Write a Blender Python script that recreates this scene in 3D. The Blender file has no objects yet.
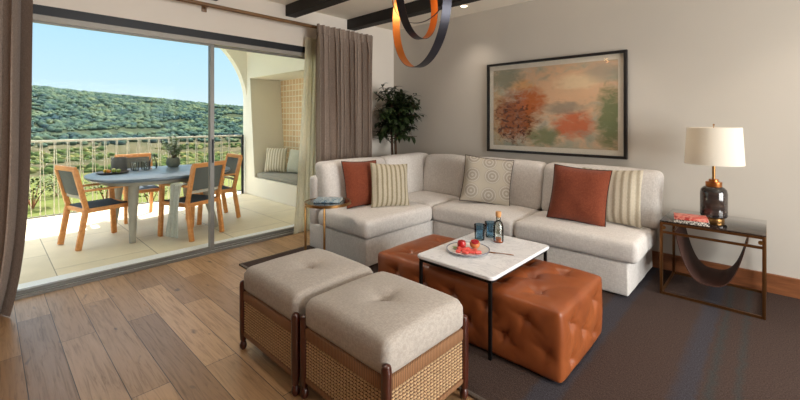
import bpy, bmesh, math, random
from mathutils import Vector, Matrix, noise
PI = math.pi
random.seed(7)
C = bpy.context.scene.collection
sc = bpy.context.scene

# ------------------------------------------------------------------ helpers
def lin(c):
    return tuple(((v/255)/12.92 if v/255 <= .04045 else ((v/255+.055)/1.055)**2.4) for v in c)

class NT:
    """tiny node builder"""
    def __init__(s, name):
        s.m = bpy.data.materials.new(name); s.m.use_nodes = True
        s.t = s.m.node_tree; s.n = s.t.nodes; s.b = s.n['Principled BSDF']
        s.tc = None
    def add(s, typ, **kw):
        nd = s.n.new(typ)
        for k, v in kw.items():
            if k.startswith('i_'):
                nd.inputs[k[2:].replace('_', ' ')].default_value = v
            else:
                setattr(nd, k, v)
        return nd
    def link(s, a, b): s.t.links.new(a, b)
    def coords(s, scale=(1, 1, 1), rot=(0, 0, 0), kind='Object', loc=(0, 0, 0)):
        if s.tc is None: s.tc = s.n.new('ShaderNodeTexCoord')
        mp = s.n.new('ShaderNodeMapping')
        mp.inputs['Scale'].default_value = scale; mp.inputs['Rotation'].default_value = rot
        mp.inputs['Location'].default_value = loc
        s.link(s.tc.outputs[kind], mp.inputs['Vector'])
        return mp.outputs['Vector']
    def noise(s, vec, scale=5, detail=3, rough=.5, dist=0):
        nd = s.add('ShaderNodeTexNoise'); nd.inputs['Scale'].default_value = scale
        nd.inputs['Detail'].default_value = detail; nd.inputs['Roughness'].default_value = rough
        nd.inputs['Distortion'].default_value = dist
        s.link(vec, nd.inputs['Vector']); return nd
    def ramp(s, fac, stops, interp='LINEAR'):
        nd = s.add('ShaderNodeValToRGB'); cr = nd.color_ramp; cr.interpolation = interp
        while len(cr.elements) < len(stops): cr.elements.new(.5)
        for e, (p, c) in zip(cr.elements, stops):
            e.position = p; e.color = (*c, 1) if len(c) == 3 else c
        s.link(fac, nd.inputs['Fac']); return nd.outputs['Color']
    def mix(s, fac, a, b, mode='MIX'):
        nd = s.add('ShaderNodeMix', data_type='RGBA', blend_type=mode)
        for sock, v in ((nd.inputs[0], fac), (nd.inputs[6], a), (nd.inputs[7], b)):
            if hasattr(v, 'is_output') or isinstance(v, bpy.types.NodeSocket): s.link(v, sock)
            elif isinstance(v, (int, float)): sock.default_value = v
            else: sock.default_value = (*v, 1)
        return nd.outputs[2]
    def math(s, op, a, b=0.0, c=0.0):
        nd = s.add('ShaderNodeMath', operation=op)
        for i, v in enumerate((a, b, c)):
            if isinstance(v, bpy.types.NodeSocket): s.link(v, nd.inputs[i])
            else: nd.inputs[i].default_value = v
        return nd.outputs[0]
    def bump(s, h, strength=.3, dist=.01):
        nd = s.add('ShaderNodeBump'); nd.inputs['Strength'].default_value = strength
        nd.inputs['Distance'].default_value = dist
        s.link(h, nd.inputs['Height']); s.link(nd.outputs[0], s.b.inputs['Normal'])
    def col(s, v):
        if isinstance(v, bpy.types.NodeSocket): s.link(v, s.b.inputs['Base Color'])
        else: s.b.inputs['Base Color'].default_value = (*v, 1)
    def set(s, **kw):
        for k, v in kw.items(): s.b.inputs[k.replace('_', ' ')].default_value = v

def plain(name, rgb, rough=.5, metal=0, var=.08, scale=20, bump=.05, spec=.5, coat=0):
    """paint / metal / plastic with a faint procedural variation"""
    t = NT(name); c = lin(rgb)
    v = t.coords()
    n = t.noise(v, scale, 4)
    t.col(t.mix(n.outputs['Fac'], tuple(x*(1-var) for x in c), tuple(min(1, x*(1+var)) for x in c)))
    t.set(Roughness=rough, Metallic=metal)
    t.b.inputs['Specular IOR Level'].default_value = spec
    if coat: t.b.inputs['Coat Weight'].default_value = coat
    if bump: t.bump(n.outputs['Fac'], bump, .003)
    return t.m

def fabric(name, rgb, rgb2=None, scale=260, rough=.95, mottled=.25, bump=.35, sheen=.15):
    t = NT(name); c = lin(rgb); c2 = lin(rgb2) if rgb2 else tuple(x*.72 for x in c)
    v = t.coords()
    a = t.noise(t.coords((scale, scale*.25, scale*.25)), 1, 2)
    b = t.noise(t.coords((scale*.25, scale, scale)), 1, 2)
    w = t.math('MULTIPLY', a.outputs['Fac'], b.outputs['Fac'])
    f = t.ramp(w, [(.15, (0, 0, 0)), (.38, (1, 1, 1))])
    col = t.mix(f, c2, c)
    big = t.noise(v, 6, 4)
    col = t.mix(t.math('MULTIPLY', big.outputs['Fac'], mottled), col, tuple(x*.8 for x in c))
    t.col(col); t.set(Roughness=rough); t.b.inputs['Specular IOR Level'].default_value = .2
    t.b.inputs['Sheen Weight'].default_value = sheen
    t.bump(w, bump, .002)
    return t.m

def wood(name, rgb, rgb2, rough=.4, axis=0, scale=1.0, coat=0.0):
    t = NT(name)
    sc_ = [28*scale]*3; sc_[axis] = 2.2*scale
    v = t.coords(tuple(sc_))
    n = t.noise(v, 1.3, 5, .6, .6)
    t.col(t.ramp(n.outputs['Fac'], [(.3, lin(rgb2)), (.65, lin(rgb))]))
    t.set(Roughness=rough); t.bump(n.outputs['Fac'], .08, .003)
    if coat: t.b.inputs['Coat Weight'].default_value = coat
    return t.m

def tag(o, label=None, cat=None, group=None, kind=None):
    if label: o['label'] = label
    if cat: o['category'] = cat
    if group: o['group'] = group
    if kind: o['kind'] = kind
    return o

def thing(name, label, cat, loc=(0, 0, 0), rz=0, group=None):
    o = bpy.data.objects.new(name, None); C.objects.link(o)
    o.empty_display_size = .05
    o.location = loc; o.rotation_euler = (0, 0, rz)
    return tag(o, label, cat, group)

def obj(name, bm, mat, parent=None, smooth=True, loc=None, rot=None, mats=None):
    me = bpy.data.meshes.new(name)
    bm.normal_update()
    bm.to_mesh(me); bm.free()
    me.materials.append(mat)
    for m in (mats or []): me.materials.append(m)
    if smooth:
        for p in me.polygons: p.use_smooth = True
        try: me.set_sharp_from_angle(angle=math.radians(38))
        except Exception: pass
    o = bpy.data.objects.new(name, me); C.objects.link(o)
    if parent: o.parent = parent
    if loc: o.location = loc
    if rot: o.rotation_euler = rot
    return o

def struct(name, bm, mat, parent=None, label=None, cat=None, smooth=False, mats=None):
    o = obj(name, bm, mat, parent, smooth, mats=mats)
    if parent is None: o['kind'] = 'structure'
    if label: o['label'] = label
    if cat: o['category'] = cat
    return o

def box(bm, x0, x1, y0, y1, z0, z1, bev=0.0):
    t = bmesh.new()
    bmesh.ops.create_cube(t, size=1)
    for v in t.verts:
        v.co = Vector(((x0+x1)/2+v.co.x*(x1-x0), (y0+y1)/2+v.co.y*(y1-y0), (z0+z1)/2+v.co.z*(z1-z0)))
    if bev: bmesh.ops.bevel(t, geom=t.edges[:], offset=bev, segments=2, affect='EDGES', profile=.5)
    join(bm, t); return bm

def join(bm, t, mat=None, mi=None):
    mp = {}
    for v in t.verts:
        mp[v] = bm.verts.new(mat @ v.co if mat else v.co)
    for f in t.faces:
        try:
            nf = bm.faces.new([mp[v] for v in f.verts]); nf.smooth = f.smooth
            nf.material_index = f.material_index if mi is None else mi
        except ValueError: pass
    t.free()

def nb(): return bmesh.new()

def bx(*a, bev=0.0): return box(nb(), *a, bev=bev)

def tube(bm, pts, r, seg=8, closed=False, cap=True, flat=1.0, up=Vector((0, 0, 1))):
    """sweep a circle (or ellipse) along points; r number or list"""
    pts = [Vector(p) for p in pts]; n = len(pts)
    rs = r if isinstance(r, (list, tuple)) else [r]*n
    rings = []; prev = None
    for i, p in enumerate(pts):
        if closed: d = pts[(i+1) % n]-pts[i-1]
        else: d = pts[min(i+1, n-1)]-pts[max(i-1, 0)]
        d.normalize()
        if prev is None:
            a = up if abs(d.dot(up)) < .95 else Vector((1, 0, 0))
            u = d.cross(a).normalized()
        else:
            u = (prev - d*prev.dot(d))
            u = u.normalized() if u.length > 1e-6 else d.orthogonal().normalized()
        prev = u; w = d.cross(u)
        rings.append([bm.verts.new(p+u*rs[i]*math.cos(2*PI*k/seg)+w*rs[i]*flat*math.sin(2*PI*k/seg)) for k in range(seg)])
    m = n if closed else n-1
    for i in range(m):
        a, b = rings[i], rings[(i+1) % n]
        for k in range(seg):
            bm.faces.new((a[k], a[(k+1) % seg], b[(k+1) % seg], b[k]))
    if cap and not closed:
        bm.faces.new(rings[0][::-1]); bm.faces.new(rings[-1])
    return bm

def bar(bm, p, q, w, h, bev=.003):
    """square bar p->q, w across, h in the other direction"""
    p, q = Vector(p), Vector(q); d = q-p; L = d.length
    t = bmesh.new(); bmesh.ops.create_cube(t, size=1)
    for v in t.verts: v.co = Vector((v.co.x*w, v.co.y*h, v.co.z*L))
    if bev: bmesh.ops.bevel(t, geom=t.edges[:], offset=bev, segments=2, affect='EDGES', profile=.5)
    z = d.normalized(); x = Vector((1, 0, 0))
    if abs(z.dot(x)) > .9: x = Vector((0, 1, 0))
    x = (x-z*x.dot(z)).normalized(); y = z.cross(x)
    m = Matrix((x, y, z)).transposed().to_4x4(); m.translation = (p+q)/2
    join(bm, t, m); return bm

def lathe(bm, prof, seg=32, c=(0, 0, 0)):
    """profile [(r,z)...] turned about z; r=0 closes"""
    rings = []
    for r, z in prof:
        if r < 1e-6: rings.append([bm.verts.new((c[0], c[1], c[2]+z))])
        else: rings.append([bm.verts.new((c[0]+r*math.cos(2*PI*k/seg), c[1]+r*math.sin(2*PI*k/seg), c[2]+z)) for k in range(seg)])
    for a, b in zip(rings, rings[1:]):
        for k in range(seg):
            k2 = (k+1) % seg
            if len(a) == 1 and len(b) == 1: continue
            if len(a) == 1: bm.faces.new((a[0], b[k2], b[k]))
            elif len(b) == 1: bm.faces.new((a[k], a[k2], b[0]))
            else: bm.faces.new((a[k], a[k2], b[k2], b[k]))
    return bm

def axis_coords(h, r, n, k):
    c = [-h + r*(1-math.cos(PI/2*i/k)) for i in range(k+1)] if r > 0 else [-h]
    inner = [(-h+r)+(2*(h-r))*i/n for i in range(1, n)]
    return c+inner+[-x for x in reversed(c)]

def rbox(size, r, n=(6, 6, 3), k=4, disp=None, c=(0, 0, 0)):
    """rounded box; disp(p) -> p is applied to each vertex"""
    bm = bmesh.new(); h = [s/2 for s in size]
    ax = [axis_coords(h[i], r, n[i], k) for i in range(3)]
    cache = {}
    def V(p):
        key = tuple(round(q, 6) for q in p)
        if key in cache: return cache[key]
        q = Vector([max(-(h[i]-r), min(h[i]-r, p[i])) for i in range(3)])
        d = Vector(p)-q
        if d.length > 1e-9: q = q+d.normalized()*r
        if disp: q = disp(q)
        v = bm.verts.new(q+Vector(c)); cache[key] = v; return v
    for a in range(3):
        u, w = (a+1) % 3, (a+2) % 3
        for sgn in (-1, 1):
            for i in range(len(ax[u])-1):
                for j in range(len(ax[w])-1):
                    vs = []
                    for di, dj in ((0, 0), (1, 0), (1, 1), (0, 1)):
                        p = [0, 0, 0]; p[a] = sgn*h[a]; p[u] = ax[u][i+di]; p[w] = ax[w][j+dj]
                        vs.append(V(p))
                    if sgn < 0: vs.reverse()
                    if len(set(vs)) >= 3:
                        try: bm.faces.new(list(dict.fromkeys(vs)))
                        except ValueError: pass
    return bm

def sheet(bm, P, nu, nv, thick=0.0):
    """grid surface P(u,v)->Vector, u,v in 0..1; thick gives a second face offset along the normal"""
    g = [[P(i/nu, j/nv) for j in range(nv+1)] for i in range(nu+1)]
    if not thick:
        vv = [[bm.verts.new(p) for p in row] for row in g]
        for i in range(nu):
            for j in range(nv): bm.faces.new((vv[i][j], vv[i+1][j], vv[i+1][j+1], vv[i][j+1]))
        return bm
    nrm = []
    for i in range(nu+1):
        row = []
        for j in range(nv+1):
            a = g[min(i+1, nu)][j]-g[max(i-1, 0)][j]; b = g[i][min(j+1, nv)]-g[i][max(j-1, 0)]
            m = a.cross(b); row.append(m.normalized() if m.length > 1e-9 else Vector((0, 0, 1)))
        nrm.append(row)
    A = [[bm.verts.new(g[i][j]+nrm[i][j]*thick/2) for j in range(nv+1)] for i in range(nu+1)]
    B = [[bm.verts.new(g[i][j]-nrm[i][j]*thick/2) for j in range(nv+1)] for i in range(nu+1)]
    for i in range(nu):
        for j in range(nv):
            bm.faces.new((A[i][j], A[i+1][j], A[i+1][j+1], A[i][j+1]))
            bm.faces.new((B[i][j], B[i][j+1], B[i+1][j+1], B[i+1][j]))
    for i in range(nu):
        bm.faces.new((A[i][0], B[i][0], B[i+1][0], A[i+1][0])); bm.faces.new((A[i][nv], A[i+1][nv], B[i+1][nv], B[i][nv]))
    for j in range(nv):
        bm.faces.new((A[0][j], A[0][j+1], B[0][j+1], B[0][j])); bm.faces.new((A[nu][j], B[nu][j], B[nu][j+1], A[nu][j+1]))
    return bm

def poly_prism(bm, pts, y0, y1, plane='XZ'):
    """extrude polygon; XZ pts extruded in y, YZ pts extruded in x, XY in z"""
    def V(a, b, t):
        return {'XZ': (a, t, b), 'YZ': (t, a, b), 'XY': (a, b, t)}[plane]
    A = [bm.verts.new(V(a, b, y0)) for a, b in pts]; B = [bm.verts.new(V(a, b, y1)) for a, b in pts]
    n = len(pts)
    bm.faces.new(A); bm.faces.new(B[::-1])
    for i in range(n): bm.faces.new((A[i], B[i], B[(i+1) % n], A[(i+1) % n]))
    bmesh.ops.recalc_face_normals(bm, faces=bm.faces[:])
    return bm

def copy_tree(o, parent=None):
    c = o.copy(); C.objects.link(c)
    if parent: c.parent = parent
    for ch in [x for x in C.objects if x.parent == o]: copy_tree(ch, c)
    return c

# ------------------------------------------------------------------ materials
M = {}
# warm off-white plaster
def plaster(name, rgb, bump=.12, rough=.85, var=.05):
    t = NT(name); c = lin(rgb); v = t.coords()
    n = t.noise(v, 1.4, 5); f = t.noise(v, 45, 5)
    t.col(t.mix(n.outputs['Fac'], tuple(x*(1-var) for x in c), tuple(min(.95, x*(1+var)) for x in c)))
    t.set(Roughness=rough); t.b.inputs['Specular IOR Level'].default_value = .25
    t.bump(f.outputs['Fac'], bump, .003); return t.m
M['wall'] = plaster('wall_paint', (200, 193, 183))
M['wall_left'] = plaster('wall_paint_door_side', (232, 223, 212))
M['ceiling'] = plaster('ceiling_paint', (242, 234, 220))
M['stucco'] = plaster('terrace_stucco', (242, 238, 226), .3)
M['beam'] = wood('dark_stained_beam', (28, 24, 22), (15, 13, 12), .65)
M['frame_dark'] = plain('navy_black_metal', (20, 22, 30), .45, .1)
M['frame_grey'] = plain('warm_grey_aluminium', (158, 152, 144), .45, .2)
M['frame_mid'] = plain('bronze_grey_aluminium', (128, 126, 122), .4, .3)

def glass_thin(name, tint=(1, 1, 1), refl=1.0):
    t = NT(name); n = t.n
    tr = n.new('ShaderNodeBsdfTransparent'); tr.inputs[0].default_value = (*tint, 1)
    gl = n.new('ShaderNodeBsdfGlossy'); gl.inputs['Roughness'].default_value = .02
    fr = n.new('ShaderNodeFresnel'); fr.inputs['IOR'].default_value = 1.45
    mx = n.new('ShaderNodeMixShader')
    f = t.math('MULTIPLY', fr.outputs[0], refl)
    t.link(f, mx.inputs[0]); t.link(tr.outputs[0], mx.inputs[1]); t.link(gl.outputs[0], mx.inputs[2])
    t.link(mx.outputs[0], n['Material Output'].inputs['Surface'])
    return t.m
M['pane'] = glass_thin('clear_pane', (.985, .99, .985), .035)
M['smoke'] = glass_thin('smoked_glass', (.33, .27, .24), 1.6)
M['tableglass'] = glass_thin('antiqued_glass', (.45, .48, .47), 1.6)
M['clearglass'] = glass_thin('clear_drinking_glass', (.93, .95, .94), 1.1)
M['blueglass'] = glass_thin('blue_tumbler_glass', (.58, .73, .82), 1.3)

# oak floor planks
def oak():
    t = NT('oak_planks'); v = t.coords(loc=(.35, -.152, 0))
    br = t.add('ShaderNodeTexBrick', offset=.37, offset_frequency=2, squash=1)
    br.inputs['Scale'].default_value = 1; br.inputs['Brick Width'].default_value = 1.45
    br.inputs['Row Height'].default_value = .177; br.inputs['Mortar Size'].default_value = .0022
    br.inputs['Mortar Smooth'].default_value = .3
    br.inputs['Color1'].default_value = (0, 0, 0, 1); br.inputs['Color2'].default_value = (1, 1, 1, 1)
    br.inputs['Mortar'].default_value = (.5, .5, .5, 1)
    t.link(v, br.inputs['Vector'])
    tone = t.ramp(br.outputs['Color'], [(0, lin((136, 103, 72))), (.35, lin((163, 128, 92))), (.7, lin((184, 148, 110))), (1, lin((148, 115, 84)))])
    # grain: shifted per plank
    sh = t.add('ShaderNodeVectorMath', operation='MULTIPLY_ADD')
    t.link(br.outputs['Color'], sh.inputs[0]); sh.inputs[1].default_value = (7, 3, 0); t.link(v, sh.inputs[2])
    mp = t.add('ShaderNodeMapping'); mp.inputs['Scale'].default_value = (1.5, 24, 1); t.link(sh.outputs[0], mp.inputs['Vector'])
    g = t.noise(mp.outputs[0], 2.0, 8, .66, 1.1)
    gc = t.ramp(g.outputs['Fac'], [(.3, (.42, .38, .34)), (.5, (1, 1, 1)), (.7, (1.18, 1.18, 1.16))])
    col = t.mix(.75, tone, gc, 'MULTIPLY')
    mp2 = t.add('ShaderNodeMapping'); mp2.inputs['Scale'].default_value = (1.3, 3.2, 1); t.link(sh.outputs[0], mp2.inputs['Vector'])
    k = t.noise(mp2.outputs[0], 3.2, 2, .5, .3)
    kc = t.ramp(k.outputs['Fac'], [(.68, (0, 0, 0)), (.76, (1, 1, 1))])
    col = t.mix(kc, col, lin((78, 62, 52)))
    col = t.mix(br.outputs['Fac'], col, lin((52, 38, 28)))
    t.col(col)
    rr = t.ramp(g.outputs['Fac'], [(.3, (.42, .42, .42)), (.7, (.27, .27, .27))])
    t.link(rr, t.b.inputs['Roughness'])
    h = t.math('SUBTRACT', t.math('MULTIPLY', g.outputs['Fac'], .25), br.outputs['Fac'])
    t.bump(h, .35, .004); return t.m
M['oak'] = oak()

# terrace stone
def stone():
    t = NT('terrace_stone'); v = t.coords(loc=(.1, .35, 0))
    br = t.add('ShaderNodeTexBrick', offset=.5); br.inputs['Scale'].default_value = 1
    br.inputs['Brick Width'].default_value = 1.2; br.inputs['Row Height'].default_value = .8
    br.inputs['Mortar Size'].default_value = .004
    br.inputs['Color1'].default_value = (*lin((230, 220, 194)), 1); br.inputs['Color2'].default_value = (*lin((222, 212, 187)), 1)
    br.inputs['Mortar'].default_value = (*lin((150, 142, 120)), 1); t.link(v, br.inputs['Vector'])
    n = t.noise(v, 3, 5)
    t.col(t.mix(.35, br.outputs['Color'], t.ramp(n.outputs['Fac'], [(.3, (.7, .7, .66)), (.7, (1.1, 1.1, 1.1))]), 'MULTIPLY'))
    t.set(Roughness=.6); t.bump(n.outputs['Fac'], .1, .004); return t.m
M['stone'] = stone()

# rug
def rug():
    t = NT('striped_rug'); v = t.coords()
    sp = t.add('ShaderNodeSeparateXYZ'); t.link(v, sp.inputs[0])
    wob = t.noise(v, 18, 2)
    x = t.math('ADD', sp.outputs['X'], t.math('MULTIPLY', t.math('SUBTRACT', wob.outputs['Fac'], .5), .05))
    fac = t.math('DIVIDE', t.math('ADD', x, 4.0), 7.0)       # X=-4..3 -> 0..1
    def px(X): return (X+4.0)/7.0
    base = lin((72, 60, 56)); blue = lin((66, 64, 70)); teal = lin((60, 65, 66)); tan = lin((84, 68, 58))
    stops = [(0, base)]
    for a, b, c in ((-3.1, -2.85, blue), (-2.3, -2.2, teal), (-.9, -.76, blue), (-.37, -.27, blue), (-.235, -.225, teal), (-.2, -.185, teal), (-.135, -.12, teal), (.8, .95, blue), (1.6, 1.7, tan)):
        stops += [(px(a), base), (px(a)+.0015, c), (px(b), c), (px(b)+.0015, base)]
    cols = None
    # colour ramps hold 32 stops at most: two ramps
    col = t.ramp(fac, stops[:29])
    f = t.noise(t.coords((150, 150, 150)), 1, 3)
    s = t.noise(t.coords((60, 60, 60)), 1, 2)
    fc = t.ramp(f.outputs['Fac'], [(.3, (.45, .43, .42)), (.7, (1.5, 1.48, 1.45))])
    col = t.mix(.8, col, fc, 'MULTIPLY')
    t.col(col); t.set(Roughness=1.0); t.b.inputs['Specular IOR Level'].default_value = .05
    t.bump(t.math('ADD', f.outputs['Fac'], s.outputs['Fac']), .7, .006); return t.m
M['rug'] = rug()
M['rug_edge'] = fabric('rug_binding', (92, 78, 66), (64, 54, 46))

M['sofa'] = fabric('boucle_oatmeal', (222, 217, 212), (203, 197, 192), 150, mottled=.05)
M['taupe'] = fabric('taupe_linen', (184, 176, 168), (164, 156, 148), 200, mottled=.06)
M['curtain'] = fabric('taupe_curtain', (164, 147, 134), (138, 121, 110), 200, mottled=.12)
def sheer():
    t = NT('sheer_voile')
    tr = t.n.new('ShaderNodeBsdfTranslucent'); tr.inputs[0].default_value = (*lin((240, 234, 212)), 1)
    mx = t.n.new('ShaderNodeMixShader'); mx.inputs[0].default_value = .55
    t.col(lin((236, 230, 210))); t.set(Roughness=1)
    tt = t.n.new('ShaderNodeBsdfTransparent'); m2 = t.n.new('ShaderNodeMixShader')
    wv = t.noise(t.coords((400, 400, 30)), 1, 1)
    t.link(t.math('MULTIPLY', wv.outputs['Fac'], .45), m2.inputs[0])
    t.link(t.b.outputs[0], mx.inputs[1]); t.link(tr.outputs[0], mx.inputs[2])
    t.link(mx.outputs[0], m2.inputs[1]); t.link(tt.outputs[0], m2.inputs[2])
    t.link(m2.outputs[0], t.n['Material Output'].inputs['Surface']); return t.m
M['sheer'] = sheer()
M['rust'] = fabric('rust_linen', (138, 71, 47), (110, 53, 35), 240)
M['piping'] = fabric('dark_brown_piping', (58, 40, 36), None, 240)
M['black'] = plain('black_steel', (22, 21, 21), .4, .4)
M['brass'] = plain('aged_brass', (150, 112, 66), .32, .9)
M['bronze'] = plain('bronze_tube', (122, 84, 50), .35, .85)
M['copper'] = plain('copper_collar', (176, 112, 62), .3, .95)
M['mahog'] = wood('mahogany', (78, 32, 20), (44, 18, 12), .28, 2, coat=.4)
M['basewood'] = wood('walnut_baseboard', (146, 92, 58), (112, 66, 40), .4)
M['rodwood'] = wood('curtain_rod_wood', (140, 104, 66), (88, 60, 38), .4, 1)
M['teak'] = wood('teak', (232, 164, 98), (206, 134, 72), .45)
M['cord'] = fabric('paper_cord', (220, 188, 148), (180, 146, 108), 300, bump=.5)
M['cordwrap'] = None
def wrap():
    t = NT('wrapped_cord_rail'); v = t.coords()
    sp = t.add('ShaderNodeSeparateXYZ'); t.link(v, sp.inputs[0])
    s = t.math('ADD', sp.outputs['X'], sp.outputs['Y'])
    w = t.math('ABSOLUTE', t.math('SINE', t.math('MULTIPLY', s, PI/.011)))
    n = t.noise(t.coords((60, 60, 4)), 1, 2)
    c = t.mix(w, lin((84, 54, 34)), lin((162, 118, 80)))
    t.col(t.mix(t.math('MULTIPLY', n.outputs['Fac'], .5), c, lin((146, 102, 68))))
    t.set(Roughness=.65); t.bump(w, .9, .004); return t.m
M['cordwrap'] = wrap()
M['weave_dark'] = plain('weave_shadow_cord', (84, 54, 36), .9)

def leather(name, rgb, rgb2, rough=.36):
    t = NT(name); v = t.coords()
    n = t.noise(v, 3.5, 4, .55); g = t.add('ShaderNodeTexVoronoi'); g.inputs['Scale'].default_value = 260; t.link(v, g.inputs['Vector'])
    t.col(t.ramp(n.outputs['Fac'], [(.3, lin(rgb2)), (.7, lin(rgb))]))
    t.set(Roughness=rough); t.bump(g.outputs['Distance'], .06, .001); return t.m
M['leather'] = leather('cognac_leather', (154, 84, 44), (128, 65, 32))
M['sling'] = leather('chocolate_leather', (84, 48, 36), (62, 36, 28), .75)
def marble():
    t = NT('white_marble'); v = t.coords()
    n = t.noise(v, 5, 8, .65, 1.8)
    t.col(t.ramp(n.outputs['Fac'], [(.3, lin((232, 233, 236))), (.47, lin((230, 231, 234))), (.5, lin((212, 214, 219))), (.53, lin((234, 235, 238))), (.8, lin((243, 244, 247)))]))
    t.set(Roughness=.16); return t.m
M['marble'] = marble()

# ------------------------------------------------------------------ camera
H = 1.4
cam = bpy.data.cameras.new('camera'); co = bpy.data.objects.new('camera', cam); C.objects.link(co)
cam.sensor_width = 36; cam.lens = 36*392/800; cam.clip_start = .02; cam.clip_end = 3000
co.location = (0, 0, H); co.rotation_euler = (PI/2, 0, math.radians(43.35))
cam.shift_y = (120.5-200)/800
sc.camera = co

# ------------------------------------------------------------------ room shell
XL, YB, ZC = -4.27, 4.38, 2.80
XR, YF = 3.2, -3.2
OY0, OY1, OZ = -.75, 3.12, 2.33          # sliding door opening
struct('floor', bx(XL-.06, XR, YF, YB, -.12, 0), M['oak'])
struct('ceiling', bx(XL-.2, XR+.15, YF-.15, YB+.15, ZC, ZC+.12), M['ceiling'])
b = nb()
box(b, XL-.2, XL, YF-.15, OY0, 0, ZC); box(b, XL-.2, XL, OY1, YB+.15, 0, ZC); box(b, XL-.2, XL, OY0, OY1, OZ, ZC)
struct('wall_left', b, M['wall_left'])
struct('wall_back', bx(XL, XR+.15, YB, YB+.15, 0, ZC), M['wall'])
b = nb()                                  # wall to the right of the viewer with a wide window opening
WY0, WY1 = .6, 3.7
box(b, XR, XR+.15, YF-.15, WY0, 0, ZC); box(b, XR, XR+.15, WY1, YB, 0, ZC)
box(b, XR, XR+.15, WY0, WY1, 2.4, ZC); box(b, XR, XR+.15, WY0, WY1, 0, .3)
struct('wall_right', b, M['wall'])
struct('wall_front', bx(XL, XR, YF-.15, YF, 0, ZC), M['basewood'])  # unseen wall; dark wood finish chosen to cut bounce light
w2 = nb()
for k in range(4):
    y = WY0+(WY1-WY0-.05)*k/3; box(w2, XR+.05, XR+.1, y, y+.05, .3, 2.4)
box(w2, XR+.05, XR+.1, WY0, WY1, .3, .35); box(w2, XR+.05, XR+.1, WY0, WY1, 2.35, 2.4)
w2 = struct('window_2', w2, M['frame_dark'])
struct('window_pane', bx(XR+.072, XR+.078, WY0+.05, WY1-.05, .35, 2.35), M['pane'], w2)
struct('baseboard_back', box(nb(), XL, XR, YB-.025, YB, 0, .16, bev=.004), M['basewood'])
struct('baseboard_left', box(nb(), XL, XL+.02, OY1+.1, YB-.026, 0, .16, bev=.004), M['basewood'])
struct('baseboard_right', box(nb(), XR-.02, XR, YF, YB-.026, 0, .16, bev=.004), M['basewood'])
for i, y in enumerate((.69, 1.62, 2.57, 3.52)):
    tag(struct('ceiling_beam', bx(XL, XR, y-.07, y+.07, ZC-.135, ZC, bev=.006), M['beam']), 'dark stained ceiling beam')

# sliding glass door
d1 = struct('door_1', bx(XL-.16, XL-.001, OY0, OY1, 2.255, OZ), M['frame_dark'])
b = nb(); box(b, XL-.15, XL-.02, OY0, OY1, 2.21, 2.255)
struct('header_frame', b, M['frame_grey'], d1)
b = nb(); box(b, XL-.03, XL+.0, OY0, OY1, 0, .02); box(b, XL-.13, XL-.11, OY0, OY1, .02, .034); box(b, XL-.06, XL-.04, OY0, OY1, .02, .034)
struct('floor_track', b, M['frame_mid'], d1)
struct('side_jamb', bx(XL-.15, XL-.02, OY1-.04, OY1, 0.02, 2.21), M['frame_grey'], d1)
struct('sill', bx(XL-.34, XL-.03, OY0, OY1, -.003, .018), plain('pale_sill_stone', (236, 240, 244), .45, 0), d1)
YM = 1.685
for nm, (ya, yb, xx) in {'a': (OY0+.05, YM, XL-.07), 'b': (YM-.03, OY1-.045, XL-.12)}.items():
    b = nb()
    box(b, xx-.018, xx+.018, ya, ya+.035, .034, 2.21); box(b, xx-.018, xx+.018, yb-.04, yb, .034, 2.21)
    box(b, xx-.018, xx+.018, ya+.035, yb-.04, .034, .052); box(b, xx-.018, xx+.018, ya+.035, yb-.04, 2.196, 2.21)
    pn = struct('sliding_panel', b, M['frame_mid'], d1)
    struct('glass_pane', bx(xx-.004, xx+.004, ya+.03, yb-.035, .048, 2.2), M['pane'], pn)
b = nb(); box(b, XL-.05, XL-.035, YM-.025, YM-.01, .95, 1.2, bev=.003)
struct('pull_handle', b, M['frame_dark'], d1)

# ------------------------------------------------------------------ terrace
TX, TY = -7.3, 3.45
struct('floor_terrace', bx(TX-.35, XL-.161, -4.2, TY+.7, -.14, -.004), M['stone'])
struct('ceiling_terrace', bx(TX-.15, XL-.2, -2.2, TY+.9, 3.2, 3.35), M['stucco'])
# end wall with the alcove: opening wider at the top
b = nb()
ax0t, ax1t, ax0b, ax1b, az0, az1 = -7.17, -5.08, -6.98, -5.28, .34, 2.2
T = .06
def quadp(bm, pts): poly_prism(bm, pts, TY, TY+.0001)
t_ = nb()
outer = [(TX-.15, 0), (XL-.2, 0), (XL-.2, 3.2), (TX-.15, 3.2)]
inn = [(ax0b, az0), (ax1b, az0), (ax1t, az1), (ax0t, az1)]
def ring_prism(bm, out, inn, y0, y1):
    n = len(out)
    O0 = [bm.verts.new((a, y0, z)) for a, z in out]; I0 = [bm.verts.new((a, y0, z)) for a, z in inn]
    O1 = [bm.verts.new((a, y1, z)) for a, z in out]; I1 = [bm.verts.new((a, y1, z)) for a, z in inn]
    for i in range(n):
        j = (i+1) % n
        bm.faces.new((O0[i], O0[j], I0[j], I0[i])); bm.faces.new((O1[j], O1[i], I1[i], I1[j]))
        bm.faces.new((O0[j], O0[i], O1[i], O1[j])); bm.faces.new((I0[i], I0[j], I1[j], I1[i]))
ring_prism(b, outer, inn, TY, TY+.12)
struct('wall_terrace_end', b, M['stucco'])
b = nb()   # alcove: sides, top, seat block
AYB = 4.08
def slab(bm, pts): poly_prism(bm, pts, TY+.12, AYB)
slab(b, [(ax0b-.08, az0), (ax0b, az0), (ax0t, az1), (ax0t-.08, az1)])
slab(b, [(ax1b, az0), (ax1b+.08, az0), (ax1t+.08, az1), (ax1t, az1)])
slab(b, [(ax0t-.08, az1), (ax1t+.08, az1), (ax1t+.08, az1+.1), (ax0t-.08, az1+.1)])
slab(b, [(ax0b-.1, 0), (ax1b+.1, 0), (ax1b+.1, az0), (ax0b-.1, az0)])
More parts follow.
